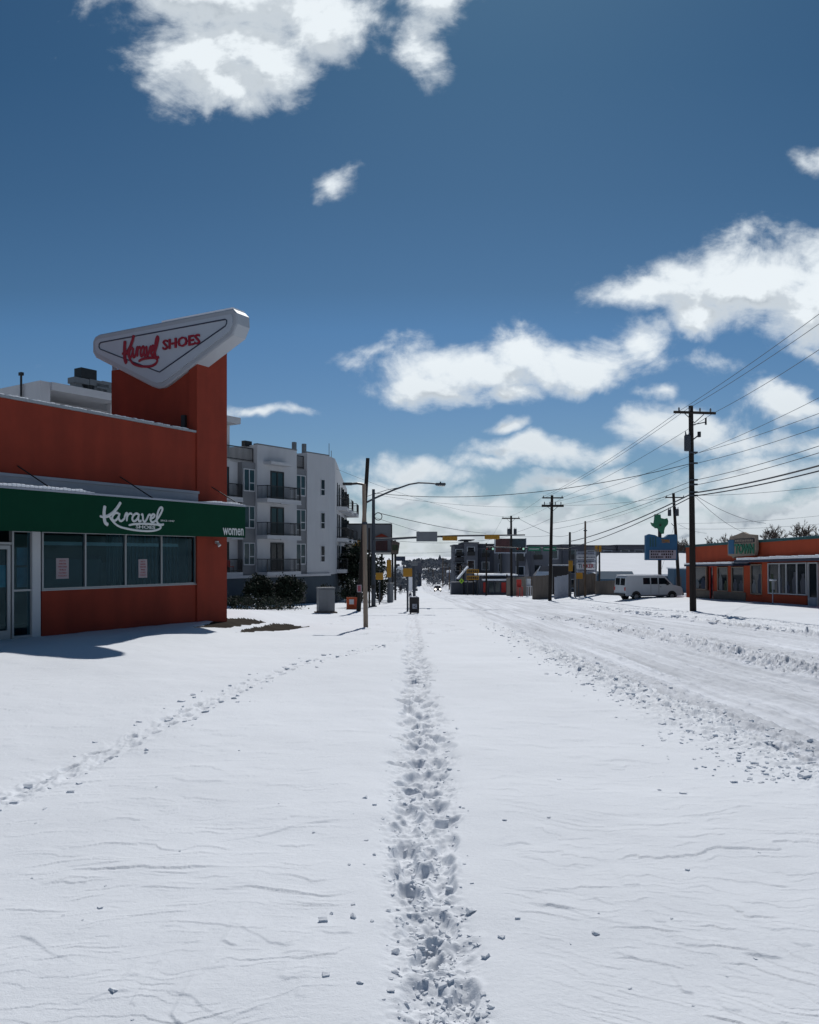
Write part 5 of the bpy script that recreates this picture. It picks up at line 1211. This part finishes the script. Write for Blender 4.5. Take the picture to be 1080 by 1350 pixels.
b=MB(); b.add([(-.9,-1,ze),(1.0,-1,ze),(.9,.3,zt),(-.1,.3,zt),(-.9,1.6,ze),(1.0,1.6,ze)],[(0,1,2,3),(2,5,4,3),(0,3,4),(1,5,2)]); b.build('roof','far_wall_dark',t)
b=MB(); b.add([(-.9,-1.02,ze+.03),(.95,-1.02,ze+.03),(.8,-.55,ze+.55),(-.6,-.55,ze+.55)],[(0,1,2,3)]); b.add([(-.95,-1.0,ze+.04),(-.85,-1.0,ze+.04),(-.05,.3,zt+.04),(-.15,.3,zt+.04)],[(0,1,2,3)]); b.build('roof_snow','snow',t)
for sx in (-.8,.9):
    b=MB(); b.box(sx-.06,sx+.06,-.9,-.78,-.2,ze); b.build('post','wood',t)
Y=112; x,y,z=base(694.5,Y); t=thing('parasol','closed pale grey patio parasol standing on the restaurant terrace','parasol',(x,y,z))
b=MB(); zt=Z_(737,Y)-z; zb=Z_(760,Y)-z; b.tube([(0,0,zb),(0,0,zb+.3),(0,0,zb+1.2),(0,0,zt)],[.30,.36,.22,.03],9); b.build('canopy','far_wall',t); b=MB(); b.cyl((0,0,-.1),(0,0,zb+.1),.05,n=6); b.build('pole','grey_metal',t)
for px,m_,lab in ((685.5,'red','red patio chair on the restaurant terrace behind the grey fence'),(698,'white_paint','white patio chair on the restaurant terrace beside the closed parasol')):
    Y=114; x,y,z=base(px,Y); t=thing('patio_chair',lab,'chair',(x,y,z+.9),.3)
    b=MB(); b.box(-.35,.35,-.3,.3,.42,.5); b.build('seat',m_,t); b=MB(); b.box(-.35,.35,.25,.33,.5,1.5); b.build('backrest',m_,t)
    for sx in (-.3,.3):
        for sy in (-.26,.26): b=MB(); b.box(sx-.04,sx+.04,sy-.04,sy+.04,-1.0,.42); b.build('leg',m_,t)
# warehouse with the broad snow covered roof
Y=108; x0,x1=X_(786,Y),X_(925,Y); zr=gz((x0+x1)/2,Y); t=thing('warehouse','long low warehouse under one broad snow covered roof slope behind the van','building',((x0+x1)/2,Y,zr))
xa,xb=x0-t.location.x,x1-t.location.x; ze=Z_(757,Y)-zr; zt=Z_(728.5,Y+20)-zr
xa2,xb2=X_(792,Y+20)-t.location.x,X_(925,Y+20)-t.location.x
b=MB(); b.prism([(xa+.3,.5),(xb-.3,.5),(xb2,38),(xa2+2,38)],lambda p:(p[0],p[1],-.6),lambda p:(p[0],p[1],ze-.02)); b.build('wall','blue_wall',t)
b=MB(); b.add([(xa,0,ze),(xb,0,ze),(xb2,20,zt),(xa2,20,zt),(xa2+2,40,ze),(xb2,40,ze),(xa,0,ze-.25),(xb,0,ze-.25)],[(0,1,2,3),(3,2,5,4),(0,1,7,6),(0,3,4),(1,2,5)]); b.build('roof','snow',t)
b=MB(); b.box(xa2,xb2,19.7,20.3,zt-.02,zt+.18); b.build('roof_ridge','far_wall_dark',t)
b=MB()
for i in range(5): b.box(xa+1+i*2.2,xa+2.4+i*2.2,.46,.498,ze-1.2,ze-.5)
b.build('window','dark_glass',t)
Y=98; x,y,z=base(815,Y); t=thing('awning_stall','blue canvas awning stall in front of the snowy warehouse roof','stall',(x,y,z))
xa,xb=X_(792,Y)-x,X_(839,Y)-x; zt=Z_(753.5,Y)-z; zb=Z_(763.5,Y)-z
b=MB(); b.add([(xa,0,zb),(xb,0,zb),(xb,1.8,zt),(xa,1.8,zt),(xa,0,zb-.25),(xb,0,zb-.25)],[(0,1,2,3),(0,1,5,4)]); b.box(xa,xb,1.8,1.9,-.2,zt); b.build('awning','blue_wall',t)
for q_ in (xa+.1,(xa+xb)/2,xb-.1): b=MB(); b.cyl((q_,.05,-.2),(q_,.05,zb),.05,n=6); b.build('post','black_metal',t)
Y=86; x,y,z=base(896,Y); t=thing('shed','small blue grey shed squeezed between the leaning pole and the orange shop','shed',(x,y,z))
b=MB(); xa,xb=X_(888.5,Y)-x,X_(905,Y)-x; b.box(xa,xb,0,2,-.4,Z_(750,Y)-z); b.build('wall','blue_wall',t); b=MB(); b.box(xa-.1,xb+.1,-.1,2.1,Z_(750,Y)-z,Z_(748.5,Y)-z); b.build('roof','snow',t); b=MB(); b.box(xa+.2,xa+.8,-.03,-.001,-.3,1.7); b.build('door','far_wall_dark',t)

# ------------------------------------------------------------------ far side: dark apartments, restaurant, billboard
def far_block(name,label,Y,segs,m,zbase_,win=None,depth=18):
    xs_=[X_(s[0],Y) for s in segs]+[X_(segs[-1][1],Y)]; x0=xs_[0]; t=thing(name,label,'building',((xs_[0]+xs_[-1])/2,Y,zbase_))
    for i,(p0,p1,top,dy) in enumerate(segs):
        b=MB(); xa,xb=X_(p0,Y)-t.location.x,X_(p1,Y)-t.location.x; b.box(xa,xb-.01,dy,depth,-1,Z_(top,Y)-zbase_); b.build('wall',m if i%2==0 else 'far_wall',t)
        b=MB(); b.box(xa-.3,xb+.3,dy-.4,depth,Z_(top,Y)-zbase_+.004,Z_(top,Y)-zbase_+.3); b.build('roof','far_wall_dark',t)
        k=max(1,int((xb-xa)/2.7)); zt=Z_(top,Y)-zbase_
        for c in range(k):
            for fl in range(int(zt//3.1)):
                if win and fl<win: continue
                xc=xa+(xb-xa)*(c+.5)/k; zf=zt-2.6-3.1*fl
                if zf<.4: continue
                b=MB(); b.box(xc-.95,xc+.95,dy-.05,dy-.002,zf-.15,zf+1.85); w=b.build('window',random.choice(['far_wall','white_wall','pale_metal']),t); b=MB(); b.box(xc-.72,xc+.72,dy-.07,dy-.051,zf,zf+1.7); b.build('pane',random.choice(['dark_glass','dark_glass','teal_glass']),w)
                if (c+fl)%3==0: b=MB(); b.box(xc-.9,xc+.9,dy-.35,dy-.28,zf-.2,zf+.75); b.build('railing','black_metal',w)
    return t
ap=far_block('apartment_building','dark four storey apartment building with a raised corner tower across the intersection',190,[(600,612,719.5,1.0),(612,630,716.5,0),(630,652,718.5,1.5),(652,672,721,0)],'far_wall_dark',-8.4)
b=MB(); xa,xb=X_(610,190)-ap.location.x,X_(624,190)-ap.location.x; b.box(xa+1,xb-1,1,12,Z_(716,190)+8.4,Z_(712.3,190)+8.4); b.box(xa-.3,xb+.3,-.2,13,Z_(712.3,190)+8.4,Z_(711,190)+8.4); b.build('tower','far_wall_dark',ap)
for k in range(3):
    for px in (602.5,607):
        b=MB(); xx=X_(px,190)-ap.location.x; zf=Z_(723+11*k,190)+8.4; b.box(xx-.9,xx+.9,-.6,.95,zf-2.0,zf-1.75); bl=b.build('balcony','far_wall',ap); b=MB(); b.box(xx-.9,xx+.9,-.6,-.54,zf-1.1,zf-1.0); 
        for i in range(7): b.box(xx-.88+.29*i,xx-.84+.29*i,-.59,-.55,zf-1.75,zf-1.1)
        b.build('railing','black_metal',bl)
far_block('apartment_building','long low dark apartment building stretching behind the green street names and the warehouse',172,[(672,700,722,0),(700,742,720,1),(742,770,719.5,0),(770,815,720.5,1.5),(815,870,720,0),(870,915,720.5,1)],'far_wall_dark',-7.6)
# restaurant with two strips of snowy roof
Y=140; x,y,z=base(655,Y); t=thing('restaurant','low dark restaurant with two stepped snowy roof edges across the road','restaurant',(x,y,z))
r_=lambda px,py:(X_(px,Y)-x,Z_(py,Y)-z)
xa,xb=r_(633,0)[0],r_(680,0)[0]; b=MB(); b.box(xa,xb,1,9,-.5,r_(0,757.5)[1]); b.build('wall','far_wall_dark',t)
b=MB(); b.box(xa-.6,xb+.3,-.6,9.4,r_(0,759)[1],r_(0,757.4)[1]+.02); b.build('roof_snow','snow',t)
b=MB(); b.box(r_(636,0)[0],r_(672,0)[0],-1.4,.99,r_(0,765.2)[1],r_(0,763.2)[1]); b.build('canopy_snow','snow',t)
for p0,p1,m_ in ((638,643,'red'),(646,652,'teal_glass'),(654,660,'teal_glass'),(662,668,'red')):
    b=MB(); b.box(r_(p0,0)[0],r_(p1,0)[0],.93,.998,.4,r_(0,768)[1]); b.build('window',m_,t)
Y=139; x,y,z=base(605,Y+6); t=thing('shelter','dark shelter with a steep sloping snow strip roof left of the yellow sign','shelter',(x,Y+6,z))
r_=lambda px,py:(X_(px,Y+6)-x,Z_(py,Y+6)-z)
b=MB(); b.box(r_(596,0)[0],r_(634,0)[0],1,6,-.5,r_(0,768)[1]); b.build('wall','far_wall_dark',t)
b=MB(); b.prism([r_(603,763),r_(617,746.6),r_(618,747.5),r_(604.6,763.6)],lambda p:(p[0],-.5,p[1]),lambda p:(p[0],3,p[1])); b.build('roof_snow','snow',t)
b=MB(); b.prism([r_(604,764),r_(618,748),r_(632,764)],lambda p:(p[0],.2,p[1]),lambda p:(p[0],2.8,p[1])); b.build('gable','far_wall',t)
Y=138; x,y,z=base(623.5,Y); t=thing('roadside_sign','yellow two row roadside sign across the road left of the restaurant','sign',(x,y,z))
r_=lambda px,py:(X_(px,Y)-x,Z_(py,Y)-z)
for y0,y1 in ((750.5,756),(759,764.5)):
    b=MB(); b.box(r_(615.5,0)[0],r_(631.5,0)[0],.1,.3,r_(0,y1)[1],r_(0,y0)[1]); p=b.build('panel','yellow',t); b=MB()
    for i in range(6): b.box(r_(616.5+2.4*i,0)[0],r_(618+2.4*i,0)[0],.07,.099,r_(0,y1-1.2)[1],r_(0,y0+1.4)[1])
    b.build('letters','black_plastic',p)
for px in (617,630): b=MB(); b.cyl((r_(px,0)[0],.4,-.3),(r_(px,0)[0],.4,r_(0,751)[1]),.09,n=6); b.build('post','black_metal',t)
Y=142; x,y,z=base(608.6,Y); t=thing('crossing_sign','small bright yellow green crossing diamond on a post across the road','sign',(x,y,z))
b=MB(); zc_2=Z_(766,Y)-z; b.prism([(-.45,0),(0,-.45),(.45,0),(0,.45)],lambda p:(p[0],-.06,p[1]+zc_2),lambda p:(p[0],-.02,p[1]+zc_2)); b.build('plate',mat('lime_plate',(.30,.55,.03),.5,.05),t)
b=MB(); b.box(-.07,.07,-.075,-.061,zc_2-.2,zc_2+.15); b.build('symbol','black_plastic',t); b=MB(); b.cyl((0,0,-.2),(0,0,zc_2+.4),.04,n=6); b.build('post','steel',t)
Y=150; x,y,z=base(672,Y); t=thing('billboard','dark red and teal billboard in a pale frame above the restaurant','billboard',(x,y,z))
r_=lambda px,py:(X_(px,Y)-x,Z_(py,Y)-z)
b=MB(); b.box(r_(653.5,0)[0],r_(672,0)[0],-.1,.2,r_(0,728)[1],r_(0,710)[1]); b.build('picture','picture',t); b=MB(); b.box(r_(672.1,0)[0],r_(693,0)[0],-.1,.2,r_(0,728)[1],r_(0,710)[1]); b.build('picture','picture_teal',t)
b=MB(); xa,xb,z0,z1=r_(652,0)[0],r_(694,0)[0],r_(0,729.5)[1],r_(0,709.5)[1]; b.box(xa,xb,-.14,.25,z0,z0+.18); b.box(xa,xa+.15,-.14,.25,z0+.181,z1); b.box(xb-.12,xb,-.14,.25,z0+.181,z1); b.build('frame','pale_metal',t)
for q_ in (-1.5,1.5): b=MB(); b.cyl((q_,.5,-.5),(q_,.5,z0+1),.22,n=8); b.build('post','black_metal',t)

# roadside buildings and woods in the far distance
FB=[(556,566,345,760,770.5,'far_wall','little grey building at the far end of the road on the left side'),(590,600,300,752.5,765,'far_wall','far pale building with a snowy roof beyond the oncoming car'),(568,580,420,751.5,762,'shop_orange','far brick red building in the distance above the oncoming car'),
    (580,592,380,748,764,'far_wall_dark','far dark building between the brick red one and the pale snowy roof one'),(543,556,260,741,772,'far_wall_dark','dark boxy building on posts left of the road in the distance'),(514,531,262,747,771,'white_wall','low pale snow covered house beyond the distant walker')]
for p0,p1,Y,top,bot,m_,lab in FB:
    xm=X_((p0+p1)/2,Y); z=min(gz(xm,Y),Z_(bot,Y)); w_=(X_(p1,Y)-X_(p0,Y))/2; h_=Z_(top,Y)-z; t=thing('roadside_building',lab,'building',(xm,Y,z))
    b=MB(); b.box(-w_,w_,0,8,-1,h_*.86); b.build('wall',m_,t); b=MB(); b.prism([(-w_*1.08,h_*.84),(w_*1.08,h_*.84),(w_*.9,h_),(-w_*.9,h_)],lambda p:(p[0],-.4,p[1]),lambda p:(p[0],8.4,p[1])); b.build('roof','snow' if m_!='far_wall_dark' else 'far_wall_dark',t)
    for q_ in (-.55,.0,.55): b=MB(); b.box(w_*q_-w_*.18,w_*q_+w_*.18,-.05,-.002,h_*.25,h_*.55); b.build('window','dark_glass',t)
def woods():
    mb=MB(); r=np.random.default_rng(3)
    for (p0,p1,Y,top,n,sz) in ((470,556,420,745,420,3.2),(512,551,190,746,900,.9),(557,604,330,751,1300,1.1),(563,600,260,759,700,.8),(545,606,900,736,900,3.2),(540,606,520,743,1600,1.5),(548,606,400,750,1000,1.1),(600,760,600,738,900,2),(530,604,700,738,1100,2.6),(560,578,640,735,160,2.4),(594,606,640,742,260,2.4),(598,720,520,735,500,4),(700,1000,320,717,700,3.2),(896,1300,150,709,2600,1.1),(1000,1300,140,703,1200,1.0),(200,480,500,742,300,4.5),(1000,1800,400,722,500,4),(-700,200,450,730,700,4)):
        for _ in range(n):
            px=r.uniform(p0,p1); yy=Y*r.uniform(.96,1.12); x=X_(px,yy); zt=Z_(top,Y)*1.0; zb=gz(x,yy); hmax=(zt-zb)*r.uniform(.55,1.0)*(1-.25*abs(math.sin(px*.21)))
            z=zb+hmax*r.uniform(0,1)**.5; a=r.normal(size=3); a/=np.linalg.norm(a); b_=np.cross(a,r.normal(size=3)); b_/=np.linalg.norm(b_); s=sz*r.uniform(.4,1.1)
            p=np.array((x,yy,z)); mb.add([p-a*s*.5,p+b_*s*.4,p+a*s*.5,p-b_*s*.4],[(0,1,2,3)])
    o=mb.build('distant_woods','woods'); tag(o,'grey winter woods along the far horizon','woods',kind='stuff')
woods()
# slender tower on the skyline
x=X_(580,640); z=gz(x,640); t=thing('tower','slim pointed tower on the far skyline above the road end','tower',(x,640,z)); b=MB(); b.tube([(0,0,-2),(0,0,Z_(741,640)-z),(0,0,Z_(738,640)-z)],[2.4,2.2,1.6],6); b.build('shaft','far_wall',t); b=MB(); b.tube([(0,0,Z_(738,640)-z),(0,0,Z_(731,640)-z)],[1.9,.1],6); b.build('spire','far_wall_dark',t)

# bare trees behind the orange shop
def bare_tree(px,Y,top,spread,label,seed,levels=5):
    x,y,z=base(px,Y); h=Z_(top,Y)-z; t=thing('bare_tree',label,'tree',(x,y,z),0,'bare winter trees behind the orange shop'); r=random.Random(seed)
    tr=MB(); tr.tube([(0,0,-.3),(.05,0,h*.16),(0,.05,h*.30)],[.22,.18,.15],8); tr.build('trunk','bark',t)
    mb=MB()
    def br(p,d,l,rad,lv):
        q=p+d*l*.5+Vector((r.gauss(0,.06),r.gauss(0,.06),0))*l; e=q+(d+Vector((r.gauss(0,.15),r.gauss(0,.15),.06))).normalized()*l*.5
        mb.tube([p,q,e],[rad,rad*.8,rad*.6],4 if lv<3 else 3,caps=False)
        if lv>=levels: return
        for k in range(r.choice((2,3,3)) if lv else 6):
            ax=Vector((r.gauss(0,1),r.gauss(0,1),r.gauss(0,.5))).normalized(); nd=(d+ax*(.75 if lv else .9)*spread); nd.z=max(nd.z,-.05); br(e.lerp(q,r.random()*.5) if lv else e,nd.normalized(),l*r.uniform(.62,.82),rad*.66,lv+1)
    br(Vector((0,.05,h*.29)),Vector((0,0,1)),h*.16,.20,0)
    zmax=max(v[2] for v in mb.v); k=(h-h*.29)/(zmax-h*.29); mb.v=[(v[0],v[1],h*.29+(v[2]-h*.29)*k) for v in mb.v]
    mb.build('crown','bark',t)
bare_tree(1048,88,684,1.0,'large bare tree with a broad twiggy crown behind the orange shop',2,6)
bare_tree(1020,92,690,1.0,'bare tree between the TOWN sign and the largest bare tree',5,6)
bare_tree(1072,84,693,1.0,'bare tree at the right edge beside the largest bare tree',8,5)
bare_tree(945,108,706,1.0,'small bare tree behind the left end of the orange shop roof',11,5)
bare_tree(968,112,702,.9,'small bare tree directly behind the TOWN sign',14,5)
bare_tree(903,130,708,.9,'small bare tree behind the tall nearest power pole',17,5)

# ------------------------------------------------------------------ wires
def wire(label,pts,r=.014,sag=.3,ext=0.0,group='overhead wires'):
    """pts: (px,py,depth) anchor points; hangs between them"""
    A_=[P(*p) for p in pts]
    if ext: A_.append(A_[-1]+(A_[-1]-A_[-2])*ext)
    out=[]
    for i,(a,c) in enumerate(zip(A_[:-1],A_[1:])):
        last=(ext and i==len(A_)-2)
        for k in range(14):
            t=k/14; p=a.lerp(c,t); p.z-= (0 if last else sag*4*t*(1-t)); out.append(p)
    out.append(A_[-1]); o0=out[0].copy()
    b=MB(); b.tube(out,r,5,caps=False); w=b.build('overhead_wire','black_metal',loc=tuple(out[0])); tag(w,label,'wire',group); return w
YR=34.5
R_=[((897,541,48),(1080,414),.013,'upper of two close wires from the left end of the tall pole crossarm'),((905,540,48),(1080,427),.013,'lower of two close wires from the left half of the tall pole crossarm'),((940,545,48),(1080,461),.013,'wire from the right tip of the tall pole crossarm'),
 ((913,600,48),(1080,524.5),.011,'highest wire leaving the shaft of the tall pole below its transformer'),((913,599,48),(1080,545),.012,'second wire leaving the shaft of the tall pole below its transformer'),((913,612,48),(1080,563),.013,'third wire leaving the shaft of the tall pole, crossing blue sky'),
 ((914,633.5,48),(1080,588),.016,'fourth wire on the shaft of the tall pole, above the thick cables'),((914,640,48),(1080,597),.016,'fifth wire on the shaft of the tall pole, just over the thick cables'),((914,650,48),(1080,614),.040,'thick upper cable right of the tall pole'),((914,654,48),(1080,621),.032,'thick lower cable right of the tall pole'),((914,653,48),(1080,642),.009,'thin nearly level wire under the thick cables')]
for a,e,r,l in R_: wire(l,[a,(e[0],e[1],YR)],r,.10,1.2)
Lf=[((897,541,48),(715.5,655,86),.013,'left crossarm wire running from the tall pole to the two crossarm pole'),((905,540,48),(720,655.5,86),.013,'second crossarm wire running from the tall pole to the two crossarm pole'),((940,545,48),(742.5,655.5,86),.013,'right crossarm wire running from the tall pole to the two crossarm pole'),
 ((913,600,48),(715,665,86),.012,'wire from under the transformer to the lower crossarm of the far pole, left one'),((913,612,48),(741.5,665,86),.012,'wire from under the transformer to the lower crossarm of the far pole, right one'),((914,633.5,48),(727,690,86),.016,'upper of the low wires between the tall pole and the far pole'),((914,640,48),(727,698,86),.016,'lower of the low wires between the tall pole and the far pole'),
 ((914,650,48),(750.5,714,88),.040,'thick upper cable left of the tall pole'),((914,654,48),(750.5,722,88),.032,'thick lower cable left of the tall pole')]
for a,e,r,l in Lf: wire(l,[a,e],r,.35)
wire('long wire crossing the road from the left steel mast up to the tall pole',[(493,650,62),(912,611,48)],.020,.95)
wire('thin wire crossing the road just below the long sagging one',[(493,652,62),(741.5,666,86)],.010,.5)
wire('thin wire from the two crossarm pole to the leaning pole by the roadside sign',[(742,666,86),(880,655,80)],.013,.25)
wire('thick cable sagging from the coil on the steel mast to the dark bare pole',[(498,676,62),(641,703,135)],.030,.25)
wire('thin cable below the thick coil cable',[(494,682,62),(641,717,135)],.016,.5)
wire('level wire low over the road end from billboard post to far pole',[(521,713,90),(674,706,124)],.018,.6)
wire('lower level wire over the road end below the signal arm',[(521,729,90),(641,722,135)],.014,.3)
wire('high thin wire from the apartment corner over the lamp arm',[(443,618,78),(674,682,124)],.012,.9)
wire('slanting stay wire from the transformer pole down to the two crossarm pole',[(684,683.5,124),(727,704,86)],.022,.1)
wire('rising stay wire from the transformer cans up to the two crossarm pole',[(680,702,124),(728,683,86)],.018,.1)
wire('level wire from the transformer pole to the corner mast',[(675,706,124),(727,706,86),(751,705,88)],.016,.15)
wire('far left crossarm wire from the two crossarm pole to the transformer pole',[(715.5,655.5,86),(662.5,683,124)],.012,.4)
wire('far right crossarm wire from the two crossarm pole to the transformer pole',[(742.5,655.5,86),(684.5,683,124)],.012,.4)
wire('wire running on from the transformer pole to the dark bare pole',[(662.5,683,124),(641.3,716.5,135)],.012,.3)
wire('service drop from the tall pole down to the orange shop roof, upper',[(917,653,48),(1010,690,58)],.013,.3)
wire('service drop from the tall pole down to the orange shop roof, lower',[(917,655,48),(985,703,62)],.012,.3)
wire('short service drop behind the tall pole toward the small blue shed',[(893,690,80),(932,703,72)],.011,.2)
wire('thin level wire low across the right sky',[(895,690,80),(1090,679,70)],.010,.2,.5)
wire('lowest thin level wire across the right sky',[(895,697,80),(1090,690,70)],.010,.2,.5)
wire('wire from the leaning pole back to the slim bare pole',[(880,656,80),(772,690,82)],.012,.3)
wire('wire from the slim bare pole to the corner signal mast',[(772,695,82),(751.5,703,88)],.014,.1)
wire('guy wire from the leaning pole down into the snow behind the van',[(890,690,80),(872,752,84)],.012,.0)
